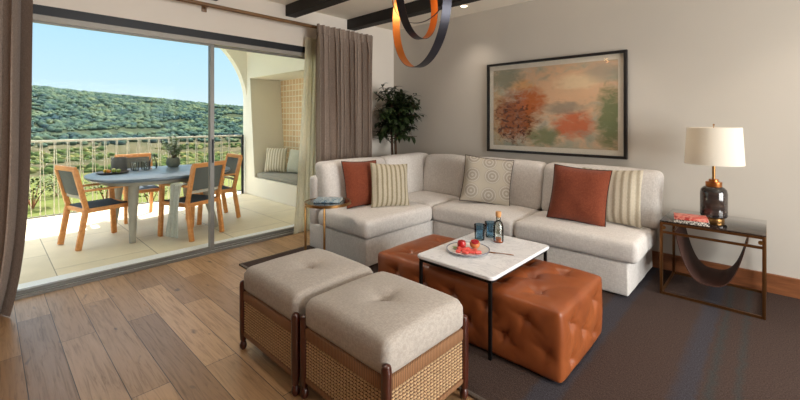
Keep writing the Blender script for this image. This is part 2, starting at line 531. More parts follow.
struct('wall_alcove', b, M['stucco'])
def breeze():
    t = NT('breeze_block'); v = t.coords(rot=(PI/2, 0, 0))
    br = t.add('ShaderNodeTexBrick', offset=0.0); br.inputs['Scale'].default_value = 1
    br.inputs['Brick Width'].default_value = .11; br.inputs['Row Height'].default_value = .11; br.inputs['Mortar Size'].default_value = .012
    br.inputs['Mortar Smooth'].default_value = .4
    br.inputs['Color1'].default_value = (*lin((236, 204, 160)), 1); br.inputs['Color2'].default_value = (*lin((222, 188, 144)), 1)
    br.inputs['Mortar'].default_value = (*lin((250, 238, 212)), 1); t.link(v, br.inputs['Vector'])
    t.col(br.outputs['Color']); t.set(Roughness=.8); t.bump(br.outputs['Fac'], .7, .02); return t.m
struct('wall_alcove_back', bx(ax0t-.08, ax1t+.1, AYB, AYB+.1, 0, az1+.1), breeze())
# outer wall with the arched opening
b = nb()
pts = []
r_ = 1.42; cy = TY+.01-r_; cz = 1.7
for k in range(0, 17): a = PI/2*k/16; pts.append((cy+r_*math.cos(a), cz+r_*math.sin(a)))
cy2 = -1.6+r_
for k in range(0, 17): a = PI/2+PI/2*k/16; pts.append((cy2+r_*math.cos(a), cz+r_*math.sin(a)))
top = 3.2
# build wall as strips above the opening
full = [(TY+.01, 0)]+pts+[(-1.6, 0)]
A0 = []; 
for (y, z) in pts: A0.append((y, z))
for i in range(len(A0)-1):
    (y0, z0), (y1, z1) = A0[i], A0[i+1]
    if abs(y0-y1) < 1e-5: continue
    vs = []
    for x in (TX, TX-.15):
        vs.append([b.verts.new((x, y0, z0)), b.verts.new((x, y1, z1)), b.verts.new((x, y1, top)), b.verts.new((x, y0, top))])
    a_, c_ = vs
    b.faces.new(a_); b.faces.new(c_[::-1])
    for k in range(4):
        k2 = (k+1) % 4; b.faces.new((a_[k], c_[k], c_[k2], a_[k2]))
box(b, TX-.15, TX, -2.2, -1.6, 0, top)
bmesh.ops.remove_doubles(b, verts=b.verts[:], dist=1e-5)
bmesh.ops.recalc_face_normals(b, faces=b.faces[:])
struct('wall_terrace_outer', b, M['stucco'])

# railing
rl = thing('terrace_railing', 'pale metal balustrade with narrow paired bars along the terrace edge', 'railing', (TX-.075, 0, 0))
M['rail'] = plain('champagne_rail', (196, 192, 178), .5, .2)
b = nb(); box(b, -.02, .02, -1.58, TY-.06, 1.095, 1.125, bev=.004); obj('top_rail', b, M['rail'], rl)
b = nb(); box(b, -.012, .012, -1.58, TY-.06, .05, .07, bev=.003); obj('bottom_rail', b, M['frame_mid'], rl)
y = -1.5
while y < TY-.2:
    b = nb(); bar(b, (0, y, .07), (0, y, 1.1), .012, .012, .002); bar(b, (0, y+.055, .07), (0, y+.016, 1.1), .008, .008, .001)
    obj('baluster', b, M['rail'], rl)
    y += .145
for yy in (TY-.05, -1.57):
    b = nb(); box(b, -.02, .02, yy-.02, yy+.02, -.004, 1.13, bev=.003); obj('end_post', b, M['frame_dark'], rl)

# ------------------------------------------------------------------ alcove bench cushions
M['grey_seat'] = fabric('grey_outdoor_fabric', (160, 158, 148), None, 200)
def stripes(name, c1, c2, period, axis='X', rgh=.95, duty=.5, soft=.06, bump=.3):
    t = NT(name); v = t.coords()
    sp = t.add('ShaderNodeSeparateXYZ'); t.link(v, sp.inputs[0])
    n = t.noise(t.coords((90, 90, 90)), 1, 2)
    x = t.math('ADD', sp.outputs[axis], t.math('MULTIPLY', n.outputs['Fac'], period*.18))
    f = t.math('FRACT', t.math('DIVIDE', x, period))
    tri = t.math('ABSOLUTE', t.math('SUBTRACT', f, .5))
    c = t.ramp(tri, [(max(0, duty/2-soft), lin(c1)), (duty/2+soft, lin(c2))])
    w = t.noise(t.coords((240, 240, 60)), 1, 2)
    t.col(t.mix(.35, c, t.ramp(w.outputs['Fac'], [(.3, (.6, .6, .6)), (.7, (1.1, 1.1, 1.1))]), 'MULTIPLY'))
    t.set(Roughness=rgh); t.b.inputs['Specular IOR Level'].default_value = .15
    t.bump(t.math('ADD', tri, t.math('MULTIPLY', w.outputs['Fac'], .5)), bump, .004); return t.m
M['striped_out'] = stripes('outdoor_stripe', (232, 226, 210), (186, 176, 152), .05, 'X')
bc = rbox((1.62, .56, .09), .03, (6, 4, 1))
o = obj('bench_cushion', bc, M['grey_seat'], loc=((ax0b+ax1b)/2, TY+.30, az0+.046))
tag(o, 'long grey seat pad lying on the terrace alcove bench', 'cushion')

def pillow_bm(w, h, T, pinch=.06, n=18, seed=0, wr=.006):
    bm = bmesh.new(); g = {}
    for s in (1, -1):
        for i in range(n+1):
            for j in range(n+1):
                u, v = -1+2*i/n, -1+2*j/n
                edge = i in (0, n) or j in (0, n)
                if edge and s == -1: g[(s, i, j)] = g[(1, i, j)]; continue
                x = w/2*u*(1-pinch*(1-v*v)); z = h/2*v*(1-pinch*(1-u*u))
                t = T/2*(max(0, (1-u**4)*(1-v**4)))**.62
                if not edge:
                    t += wr*noise.noise(Vector((x*9+seed, z*9, s*3.1)))*(1-abs(u*v))*1.6
                g[(s, i, j)] = bm.verts.new((x, -s*t, z))
    for s in (1, -1):
        for i in range(n):
            for j in range(n):
                f = (g[(s, i, j)], g[(s, i+1, j)], g[(s, i+1, j+1)], g[(s, i, j+1)])
                bm.faces.new(f if s == 1 else f[::-1])
    return bm
def outline(w, h, pinch=.06, n=14, r=0):
    P = []
    def pt(u, v): return Vector((w/2*u*(1-pinch*(1-v*v)), 0, h/2*v*(1-pinch*(1-u*u))))
    for i in range(n): P.append(pt(-1+2*i/n, -1))
    for i in range(n): P.append(pt(1, -1+2*i/n))
    for i in range(n): P.append(pt(1-2*i/n, 1))
    for i in range(n): P.append(pt(-1, 1-2*i/n))
    return P
def pillow(name, w, h, T, mat, loc, rz, tilt, label, group=None, pipe=None, roll=0, fringe=None, seed=0):
    """pillow front faces -Y locally; tilt leans the top backwards (+Y)"""
    o = obj(name, pillow_bm(w, h, T, seed=seed), mat)
    o.rotation_mode = 'XYZ'
    Mx = Matrix.Translation(loc) @ Matrix.Rotation(rz, 4, 'Z') @ Matrix.Rotation(-tilt, 4, 'X') @ Matrix.Rotation(roll, 4, 'Y')
    o.matrix_world = Mx
    tag(o, label, 'throw pillow', group)
    if pipe:
        bm = nb(); tube(bm, outline(w, h), .0045, 6, closed=True); obj('piping', bm, pipe, o)
    return o
pillow('outdoor_cushion', .42, .46, .13, M['striped_out'], (-6.72, 3.74, az0+.325), math.radians(38), .24, 'left cream striped cushion standing on the alcove bench')
pillow('outdoor_cushion', .40, .44, .12, fabric('sage_outdoor', (204, 204, 186), None, 180), (-6.34, AYB-.16, az0+.315), math.radians(8), .22, 'plain pale sage cushion beside the striped one on the alcove bench', seed=4)
pillow('outdoor_cushion', .38, .38, .13, M['striped_out'], (-5.62, AYB-.15, az0+.29), math.radians(-10), .22, 'cushion nearest the house at the near end of the alcove bench', seed=9)
sco = thing('wall_sconce', 'small white block light on the tiled alcove back wall', 'wall light', (-5.98, AYB, 1.86))
obj('backplate', bx(-.06, .06, -.012, 0, -.1, .1, bev=.003), M['stucco'], sco)
obj('shade', bx(-.055, .055, -.07, -.012, -.09, .09, bev=.006), plain('opal_shade', (246, 240, 222), .4), sco)

# ------------------------------------------------------------------ outdoor table
def superel(a, b, z, n=56, e=2.5, cx=0, cy=0):
    P = []
    for k in range(n):
        t = 2*PI*k/n; c, s = math.cos(t), math.sin(t)
        P.append(Vector((cx+a*math.copysign(abs(c)**(2/e), c), cy+b*math.copysign(abs(s)**(2/e), s), z)))
    return P
def loft(bm, loops, cap=True):
    rr = [[bm.verts.new(p) for p in L] for L in loops]; n = len(rr[0])
    for a, c in zip(rr, rr[1:]):
        for k in range(n): bm.faces.new((a[k], a[(k+1) % n], c[(k+1) % n], c[k]))
    if cap: bm.faces.new(rr[0][::-1]); bm.faces.new(rr[-1])
    return bm
M['slate'] = plain('blue_grey_tabletop', (112, 128, 144), .35, .1, .12, 8)
M['conc'] = plain('weathered_grey_leg', (160, 156, 142), .6, 0, .12, 14)
TBX, TBY = -5.78, 1.6
tb = thing('outdoor_table', 'oval outdoor dining table with blue grey top and splayed grey legs', 'table', (TBX, TBY, 0))
b = nb(); loft(b, [superel(.60, .74, .69), superel(.645, .785, .70), superel(.66, .80, .715), superel(.66, .8, .735), superel(.652, .792, .74)])
obj('table_top', b, M['slate'], tb)
b = nb(); loft(b, [superel(.54, .66, .645), superel(.54, .66, .689)]); obj('apron', b, M['conc'], tb)
for sx in (-1, 1):
    for sy in (-1, 1):
        b = nb(); tube(b, [(sx*.48, sy*.44 + (.05 if sy > 0 else 0), 0), (sx*.40, sy*.42, .35), (sx*.36, sy*.40, .65)], [.032, .047, .056], 12)
        obj('leg', b, M['conc'], tb)

# ------------------------------------------------------------------ outdoor chairs
M['slingback'] = stripes('grey_woven_back', (120, 124, 118), (92, 96, 94), .012, 'Z')
M['slate_seat'] = stripes('slate_webbing', (92, 104, 116), (70, 80, 92), .03, 'X')
M['strap'] = fabric('pale_strap', (214, 208, 190))
def outdoor_chair(loc, rz, label):
    t = thing('outdoor_armchair', label, 'chair', loc, rz, 'teak armchairs around the terrace table')
    W = .215
    for sx in (-1, 1):
        b = nb(); bar(b, (sx*W, -.28, 0), (sx*W, -.21, .43), .036, .052); bar(b, (sx*W, -.205, .42), (sx*W, -.31, .87), .034, .048)
        obj('leg', b, M['teak'], t)
        b = nb(); bar(b, (sx*W, .26, 0), (sx*W, .225, .62), .036, .052); obj('leg', b, M['teak'], t)
        b = nb(); box(b, sx*W-.025, sx*W+.025, -.235, .26, .62, .642, bev=.006); obj('armrest', b, M['teak'], t)
    b = nb()
    for sx in (-1, 1): box(b, sx*W-.014, sx*W+.014, -.22, .235, .385, .43, bev=.004)
    box(b, -W, W, .215, .243, .385, .43, bev=.004); box(b, -W, W, -.225, -.2, .385, .43, bev=.004)
    obj('seat_frame', b, M['teak'], t)
    b = sheet(nb(), lambda u, v: Vector(((u-.5)*2*(W-.012), -.2+.415*v, .437-.018*math.sin(PI*u))), 10, 10, .012)
    obj('seat', b, M['slate_seat'], t)
    b = nb(); bar(b, (-W-.015, -.312, .875), (W+.015, -.312, .875), .03, .05); obj('top_rail', b, M['teak'], t)
    b = sheet(nb(), lambda u, v: Vector(((u-.5)*2*(W-.012), -.235-.068*v-.02*math.sin(PI*u), .58+.27*v)), 10, 8, .01)
    obj('backrest', b, M['slingback'], t)
    b = sheet(nb(), lambda u, v: Vector(((u-.5)*2*(W-.012), -.225-.01*math.sin(PI*u), .54+.03*v)), 10, 2, .008)
    obj('lumbar_strap', b, M['strap'], t)
    return t
chair = outdoor_chair((-5.69, .91, 0), math.radians(14), 'teak armchair at the far left end of the terrace table, back towards the left curtain')
NC = (-5.2, 1.75, math.radians(110))
for loc, rz, lab in (((NC[0], NC[1], 0), NC[2], 'teak armchair seen from behind just outside the glass, throw draped on its arm'),
                     ((-5.80, 2.24, 0), PI, 'teak armchair at the end of the terrace table nearest the arch'),
                     ((-6.62, 1.53, 0), -PI/2, 'teak armchair on the railing side of the terrace table')):
    c_ = copy_tree(chair); c_.location = loc; c_.rotation_euler = (0, 0, rz); c_['label'] = lab
# throw hanging over the arm of the near chair
def throwP(u, v):
    L = .66*v
    wob = .014*math.sin(u*15+v*2)+.008*math.sin(u*31)
    wid = .20*(1-.25*math.sin(PI*min(1, v*1.1)))
    y = -.085+(u-.5)*wid+.03*v
    if L < .05: return Vector((-.19-L, y, .658))
    return Vector((-.262-abs(wob)-.02*v, y, .656-(L-.05)))
tb_ = obj('throw_blanket', sheet(nb(), throwP, 40, 34, .008), fabric('pale_grey_green_throw', (206, 208, 198), (176, 180, 170), 160))
tb_.location = (NC[0], NC[1], 0); tb_.rotation_euler = (0, 0, NC[2])
tag(tb_, 'pale grey green throw hanging over the arm of a teak chair', 'throw')

# ------------------------------------------------------------------ things on the outdoor table
ZT = .7405
tr = thing('serving_tray', 'dark round tray of fruit on the left end of the outdoor table', 'tray', (-5.98, 1.10, ZT))
obj('dish', lathe(nb(), [(0, 0), (.13, 0), (.17, .012), (.175, .02), (.165, .018), (.13, .008), (0, .008)], 32), plain('dark_bronze_tray', (66, 54, 46), .4, .4), tr)
fruitcols = [((206, 176, 60), 'yellow'), ((196, 120, 40), 'orange'), ((140, 158, 70), 'green'), ((212, 196, 120), 'pale yellow'), ((120, 140, 60), 'dark green')]
for i, ((rgb, nm), (dx, dy)) in enumerate(zip(fruitcols, [(-.03, -.07), (.04, -.05), (.0, .01), (-.06, .02), (.05, .05)])):
    b = nb(); lathe(b, [(0, -.022), (.014, -.019), (.024, -.006), (.026, .003), (.02, .016), (.008, .022), (0, .02)], 16)
    o = obj('fruit', b, plain('fruit_'+nm.replace(' ', '_'), rgb, .4), loc=(-5.98+dx, 1.10+dy, ZT+.031))
    tag(o, f'small {nm} fruit on the dark tray outside', 'fruit', 'fruit on the outdoor tray')
bk = thing('wine_cooler', 'charcoal cylinder cooler on the outdoor table behind the tray', 'cooler', (-6.26, 1.22, ZT))
obj('vessel', lathe(nb(), [(0, 0), (.085, 0), (.09, .01), (.088, .17), (.08, .17), (.08, .02), (0, .02)], 32), plain('charcoal_ceramic', (84, 84, 82), .6), bk)
for i, (dx, dy) in enumerate([(-6.16, 1.36), (-6.05, 1.36), (-6.16, 1.48), (-6.04, 1.48)]):
    b = lathe(nb(), [(0, 0), (.03, 0), (.032, .004), (.036, .11), (.033, .11), (.029, .008), (0, .008)], 20)
    tag(obj('drinking_glass', b, M['clearglass'], loc=(dx, dy, ZT)), 'clear drinking glass in the cluster beside the charcoal cooler', 'glass', 'clear glasses on the outdoor table')
pt = thing('carafe', 'clear glass carafe beside the drinking glasses on the outdoor table', 'carafe', (-6.22, 1.6, ZT))
obj('body', lathe(nb(), [(0, 0), (.05, 0), (.055, .03), (.045, .1), (.022, .15), (.028, .2), (.024, .2), (.018, .15), (.04, .1), (.05, .03), (0, .006)], 24), M['clearglass'], pt)

def leafblade(bm, base, d, L, W, droop, seg=4, mi=0):
    """a pointed leaf along d"""
    d = d.normalized(); side = d.cross(Vector((0, 0, 1)))
    side = side.normalized() if side.length > 1e-4 else Vector((1, 0, 0))
    p = base.copy(); rows = []
    for k in range(seg+1):
        t = k/seg; w = W*math.sin(PI*min(1, .08+t*.92))*(1 if t < 1 else 0)
        up = Vector((0, 0, 1))
        rows.append((p.copy(), w))
        p = p+d*L/seg; d = (d+Vector((0, 0, -droop/seg))).normalized()
    vs = []
    for q, w in rows:
        if w < 1e-4: vs.append([bm.verts.new(q)])
        else:
            n = Vector((0, 0, 1)); vs.append([bm.verts.new(q-side*w/2), bm.verts.new(q-n*w*.12), bm.verts.new(q+side*w/2)])
    for a, c in zip(vs, vs[1:]):
        if len(a) == 3 and len(c) == 3:
            bm.faces.new((a[0], a[1], c[1], c[0])); bm.faces.new((a[1], a[2], c[2], c[1]))
        elif len(a) == 3:
            bm.faces.new((a[0], a[1], c[0])); bm.faces.new((a[1], a[2], c[0]))
def leafmat(name, a, b, rough=.45):
    t = NT(name); n = t.noise(t.coords(), 14, 3)
    t.col(t.ramp(n.outputs['Fac'], [(.3, lin(a)), (.7, lin(b))])); t.set(Roughness=rough); return t.m
pp = thing('potted_citrus', 'leafy little plant in a grey pot on the outdoor table', 'plant', (-6.17, 1.84, ZT))
obj('pot', lathe(nb(), [(0, 0), (.06, 0), (.082, .03), (.088, .08), (.075, .13), (.068, .13), (.07, .11), (0, .1)], 28), plain('stone_pot', (112, 116, 104), .8, 0, .15, 12), pp)
b = nb(); st = nb()
for k in range(11):
    a = random.uniform(0, 2*PI); ln = random.uniform(.16, .34); le = random.uniform(.1, 1.0)
    d = Vector((math.cos(a)*le, math.sin(a)*le, 1)).normalized()
    pts_ = [Vector((0, 0, .1)), Vector((0, 0, .1))+d*ln*.5+Vector((0, 0, .02)), Vector((0, 0, .11))+d*ln]
    tube(st, pts_, [.004, .003, .002], 5)
    for j in range(22):
        p = pts_[1].lerp(pts_[2], random.uniform(-.3, 1.1)); aa = random.uniform(0, 2*PI)
        leafblade(b, p, Vector((math.cos(aa), math.sin(aa), random.uniform(-.3, .8))), random.uniform(.05, .085), .036, .4, 3)
obj('foliage', b, leafmat('citrus_leaf', (62, 92, 40), (122, 146, 74)), pp); obj('stem', st, M['mahog'], pp)

# ------------------------------------------------------------------ landscape beyond
def ground_z(x, y):
    """terrain height; distance measured away from the house"""
    d = math.hypot(x, y)
    ang = math.atan2(-x, y)          # 0 = +Y, pi/2 = -X
    base = -6.5
    rise = max(0, (d-115)/330); rise = min(1, rise)
    rise = rise*rise*(3-2*rise)
    # ridge height by direction
    k = (ang-math.radians(50))/math.radians(45)
    ridge = 5+27*max(0, min(1.2, k))
    z = base+rise*(ridge+6.5)
    z += rise*2.2*noise.noise(Vector((x*.02, y*.02, 0)))
    if d < 40: z = base+(40-d)*.02
    z += .25*noise.noise(Vector((x*.06, y*.06, 5)))
    return z
def terrain_mat():
    t = NT('scrub_hillside'); v = t.coords()
    geo = t.add('ShaderNodeSeparateXYZ'); t.link(v, geo.inputs[0])
    n = t.noise(v, .05, 6, .6); n2 = t.noise(v, .35, 5, .6)
    dist = t.math('SQRT', t.math('ADD', t.math('POWER', geo.outputs['X'], 2), t.math('POWER', geo.outputs['Y'], 2)))
    dn = t.math('ADD', dist, t.math('MULTIPLY', t.math('SUBTRACT', n.outputs['Fac'], .5), 40))
    meadow = t.ramp(n2.outputs['Fac'], [(.3, lin((79, 90, 45))), (.7, lin((104, 107, 68)))])
    scrub = t.ramp(n2.outputs['Fac'], [(.35, lin((50, 57, 40))), (.55, lin((79, 75, 58))), (.75, lin((99, 89, 74)))])
    hill = t.ramp(n2.outputs['Fac'], [(.35, lin((37, 48, 40))), (.6, lin((62, 68, 52))), (.75, lin((78, 78, 62)))])
    f1 = t.ramp(t.math('DIVIDE', dn, 200), [(.36, (0, 0, 0)), (.40, (1, 1, 1))])
    f2 = t.ramp(t.math('DIVIDE', dn, 300), [(.48, (0, 0, 0)), (.6, (1, 1, 1))])
    t.col(t.mix(f2, t.mix(f1, meadow, scrub), hill)); t.set(Roughness=1); t.b.inputs['Specular IOR Level'].default_value = 0
    return t.m
b = nb()
NR, NA = 70, 70
def terr(u, v):
    d = 9+620*(u**1.7); a = math.radians(30+95*v)
    x, y = -math.sin(a)*d, math.cos(a)*d
    return Vector((x, y, ground_z(x, y)))
sheet(b, terr, NR, NA)
bmesh.ops.recalc_face_normals(b, faces=b.faces[:])
for f in b.faces:
    if f.normal.z < 0: f.normal_flip()
struct('terrain', b, terrain_mat(), smooth=True)
def canopy_mat(name, a, c, e, sc_=.12):
    t = NT(name); v = t.coords()
    n = t.noise(v, sc_, 3); f = t.noise(v, 1.2, 4)
    col = t.ramp(n.outputs['Fac'], [(.32, lin(a)), (.5, lin(c)), (.7, lin(e))])
    t.col(t.mix(.5, col, t.ramp(f.outputs['Fac'], [(.35, (.5, .55, .6)), (.65, (1.3, 1.3, 1.2))]), 'MULTIPLY'))
    t.set(Roughness=1); t.b.inputs['Specular IOR Level'].default_value = .0
    return t.m
ico = bmesh.new(); bmesh.ops.create_icosphere(ico, subdivisions=1, radius=1)
ico_v = [v.co.copy() for v in ico.verts]; ico.verts.index_update(); ico_f = [[v.index for v in f.verts] for f in ico.faces]; ico.free()
def blob_mesh(name, items, mat):
    vs, fs = [], []
    for (x, y, z, r, h) in items:
        o = len(vs)
        for v in ico_v:
            k = 1+random.uniform(-.22, .22)
            vs.append((x+v.x*r*k, y+v.y*r*k, z+h*.35+v.z*h*.6*k))
        for f in ico_f: fs.append([o+i for i in f])
    me = bpy.data.meshes.new(name); me.from_pydata(vs, [], fs); me.update(); me.materials.append(mat)
    for p in me.polygons: p.use_smooth = True
    o = bpy.data.objects.new(name, me); C.objects.link(o); return o
items = []
for k in range(20000):
    u = random.random(); d = 143+327*u**.8; a = math.radians(random.uniform(44, 112))
    x, y = -math.sin(a)*d, math.cos(a)*d
    if noise.noise(Vector((x*.03, y*.03, 2))) < -.33: continue
    r = random.uniform(.6, 1.5)*(.7+d/600)
    items.append((x, y, ground_z(x, y), r, r*random.uniform(1.0, 1.5)))
tag(blob_mesh('woodland', items, canopy_mat('oak_woodland', (42, 60, 66), (64, 82, 72), (98, 108, 80))), 'dense green scrub oak woodland covering the hillside', 'woodland', kind='stuff')  # blue in these canopy greens stands in for distance haze
items = []
for k in range(2200):
    d = random.uniform(76, 134); a = math.radians(random.uniform(44, 112))
    x, y = -math.sin(a)*d, math.cos(a)*d
    if noise.noise(Vector((x*.06, y*.06, 9))) < -.05: continue
    r = random.uniform(.35, 1.1)
    items.append((x, y, ground_z(x, y)-.2, r, r*random.uniform(.9, 1.4)))
tag(blob_mesh('scrub', items, canopy_mat('valley_scrub', (40, 58, 38), (70, 83, 49), (115, 110, 71), .3)), 'scattered scrub bushes on the valley floor before the hill', 'scrub', kind='stuff')
def shrub(loc, r, label, mat, n=420):
    b = nb()
    for k in range(n):
        a = random.uniform(0, 2*PI); z = random.uniform(-.2, 1); q = math.sqrt(max(0, 1-z*z*.9))*random.uniform(.75, 1.05)
        p = Vector((math.cos(a)*q*r, math.sin(a)*q*r, r*.75+z*r*.75))
        leafblade(b, p, Vector((math.cos(a), math.sin(a), random.uniform(-.2, 1))), r*.22, r*.1, .5, 3)
    t = thing('shrub', label, 'shrub', loc, 0, 'shrubs on the slope below the terrace')
    obj('foliage', b, mat, t)
    b = nb()
    for k in range(5): tube(b, [(0, 0, 0), (math.cos(k*1.3)*r*.5, math.sin(k*1.3)*r*.5, r*1.1)], [r*.04, r*.015], 6)
    obj('stem', b, M['basewood'], t)
lm = leafmat('shrub_leaf', (43, 62, 29), (100, 110, 59), .8)
for (x, y, r, lab) in [(-47.5, 2.9, 1.8, 'shrub just beside the left curtain edge, low behind the railing'), (-54.2, 5.2, 1.5, 'shrub showing through the railing just left of the first dining chair'), (-45.9, 7.9, 1.7, 'shrub seen through the railing under the left dining chair arm'), (-41.7, 10.5, 1.7, 'shrub seen through the railing under the middle of the dining table'), (-43.1, 15.7, 1.8, 'shrub seen through the railing near the mullion of the sliding door')]:
    shrub((x, y, ground_z(x, y)), r, lab, lm)

# ------------------------------------------------------------------ curtains
rod = thing('curtain_rod', 'long wooden curtain rod above the sliding door', 'curtain rod', (-4.12, 0, 2.565))
b = nb(); tube(b, [(0, -1.2, 0), (0, 3.67, 0)], .02, 14); obj('pole', b, M['rodwood'], rod)
for yy in (-.9, 1.56, 3.62):
    b = nb(); bar(b, (XL+4.12, yy, 0), (-.01, yy, 0), .016, .016); box(b, XL+4.12, XL+4.12+.012, yy-.025, yy+.025, -.04, .04, bev=.003)
    obj('bracket', b, M['rodwood'], rod)
def curtain(name, y0, y1, folds, amp, ztop, zbot, xc, label, mat, gather=.0, seed=0, flare=0, edge=0, head=True, cat='curtain'):
    nu = folds*10; nv = 36
    def P(u, v):
        z = zbot+(ztop-zbot)*v
        ph = u*folds*2*PI + .9*math.sin(u*9+seed)+.35*math.sin(v*3+u*11)
        a = amp*(1-.55*max(0, (v-.9)/.1))*(.75+.35*math.sin(u*23+seed))
        s = 1-gather*math.sin(PI*min(1, (1-v)*1.0)*.5)
        yc = (y0+y1)/2
        y = yc+(y0+(y1-y0)*u-yc)*s + .016*math.sin(ph*2)
        if flare: y -= flare*(1-v)*(1-u)
        y -= edge*(1-v)**6*u
        x = xc+a*math.copysign(abs(math.sin(ph))**.75, math.sin(ph))+.015*noise.noise(Vector((u*6, v*3, seed)))
        return Vector((x, y, z))
    t = thing(name, label, cat, (0, 0, 0))
    obj('drape', sheet(nb(), P, nu, nv), mat, t)
    if head:
        def Q(u, v):
            p = P(u, .955+.045*v); return Vector((p.x+.006*math.sin(u*folds*6*PI), p.y, p.z))
        obj('pleat_heading', sheet(nb(), Q, folds*24, 4, .016), mat, t)
    return t
curtain('curtain', 2.75, 3.69, 12, .075, 2.565, .004, -3.99, 'taupe curtain gathered beside the sofa at the right of the sliding door', M['curtain'], .02, 1)
curtain('curtain', -.62, .235, 7, .085, 2.565, .004, -3.97, 'taupe curtain at the far left edge beside the sliding door', M['curtain'], .06, 5, edge=.10)
curtain('sheer_curtain', 2.74, 3.06, 6, .02, 2.44, .02, -4.215, 'pale sheer curtain behind the taupe curtain by the sofa', M['sheer'], 0, 3, flare=.17, head=False)

# ------------------------------------------------------------------ rug
b = nb(); box(b, -3.73, 2.6, 1.69, YB-.03, 0.001, .013, bev=.004)
rg = obj('rug', b, M['rug']); tag(rg, 'dark brown rug with blue grey stripes under the seating', 'rug')
b = nb(); box(b, -3.735, -3.71, 1.685, YB-.03, .0005, .0145, bev=.003); box(b, -3.735, 2.6, 1.685, 1.71, .0005, .0145, bev=.003)
obj('binding', b, M['rug_edge'], rg)
ZR = .0135

# ------------------------------------------------------------------ sofa
SX0, SX1, SY0, SY1, SYF, SXF = -3.68, -.79, 2.43, 4.30, 3.43, -2.74
so = thing('sectional_sofa', 'cream textured L shaped sectional sofa under the framed painting', 'sofa', (0, 0, 0))
def soft(seed, amp=.006):
    def f(p):
        n = noise.noise_vector(p*5+Vector((seed, seed*2, 0)))
        return p+n*amp
    return f
def seatdisp(sx, sy, sz, crown=.022, seed=0):
    def f(p):
        u, v = p.x/(sx/2), p.y/(sy/2)
        k = max(0, 1-u*u)*max(0, 1-v*v)
        if p.z > 0: p = p+Vector((0, 0, crown*k**.6))
        e = 1+.012*(1-abs(p.z)/(sz/2))
        p = Vector((p.x*e, p.y*e, p.z))
        return p+noise.noise_vector(p*4+Vector((seed, 0, 0)))*.007
    return f
# bases (module by module)
def block(x0, x1, y0, y1, z0, z1, r, name, mat=M['sofa'], seed=0, amp=.004, n=(8, 8, 3)):
    return obj(name, rbox((x1-x0, y1-y0, z1-z0), r, n, 3, soft(seed, amp)), mat, so, loc=((x0+x1)/2, (y0+y1)/2, (z0+z1)/2))
ZB0, ZB1, ZS = .025, .285, .455
block(SX0+.01, SXF+.0, SY0+.01, SYF-.005, ZB0, ZB1, .015, 'base', seed=1)
block(SX0+.01, SXF+.0, SYF, SY1-.01, ZB0, ZB1, .015, 'base', seed=2)
block(SXF+.005, -1.755, SYF, SY1-.01, ZB0, ZB1, .015, 'base', seed=3)
block(-1.75, SX1-.01, SYF, SY1-.01, ZB0, ZB1, .015, 'base', seed=4)
# seat cushions
def seat(x0, x1, y0, y1, seed):
    sx, sy, sz = x1-x0, y1-y0, ZS-ZB1
    return obj('seat_cushion', rbox((sx, sy, sz), .045, (10, 10, 3), 4, seatdisp(sx, sy, sz, .03, seed)), M['sofa'], so, loc=((x0+x1)/2, (y0+y1)/2, (ZB1+ZS)/2+.002))
seat(SX0+.20, SXF+.035, SY0-.015, SYF-.03, 1)
seat(SX0+.20, SXF-.01, SYF-.025, SY1-.2, 2)
seat(SXF-.005, -1.758, SYF-.025, SY1-.2, 3)
seat(-1.752, SX1+.055, SYF-.025, SY1-.2, 4)
# back frame and back cushions
block(SX0, SX0+.14, SY0, SY1, ZB1-.02, .80, .05, 'back_frame', seed=5, n=(3, 14, 6))
block(SX0+.145, SX1, SY1-.14, SY1, ZB1-.02, .80, .05, 'back_frame', seed=6, n=(14, 3, 6))
def backc(along, a0, a1, seed, zt=.935):
    L = a1-a0; h = zt-ZS+.03; T = .2
    def dsp(p):
        u = p.x/(L/2); v = p.z/(h/2)
        k = max(0, 1-u*u)*max(0, 1-v*v)
        s = -1 if p.y < 0 else .3
        p = p+Vector((0, s*.035*k**.6, 0))
        p.y += .10*(p.z+h/2)/h   # lean back
        p.z -= .012*abs(u)**3*(1 if v > 0 else 0)
        return p+noise.noise_vector(p*4+Vector((seed, 3, 0)))*.007
    bm = rbox((L, T, h), .06, (10, 4, 8), 4, dsp)
    z = ZS-.03+h/2+.02
    if along == 'x': return obj('back_cushion', bm, M['sofa'], so, loc=((a0+a1)/2, SY1-.235, z))
    return obj('back_cushion', bm, M['sofa'], so, loc=(SX0+.235, (a0+a1)/2, z), rot=(0, 0, PI/2))
backc('y', SY0+.03, 3.405, 1); backc('y', 3.41, SY1-.03, 2)
backc('x', SX0+.30, SXF-.0, 3); backc('x', SXF+.005, -1.757, 4); backc('x', -1.752, SX1+.095, 5)
for x in (SX0+.1, -2.75, -1.75, SX1-.1):
    for y in (SYF+.09, SY1-.1):
        obj('foot', bx(x-.03, x+.03, y-.03, y+.03, ZR, ZB0+.01), M['black'], so)
for x in (SX0+.1, SXF-.1): obj('foot', bx(x-.03, x+.03, SY0+.06, SY0+.12, ZR, ZB0+.01), M['black'], so)

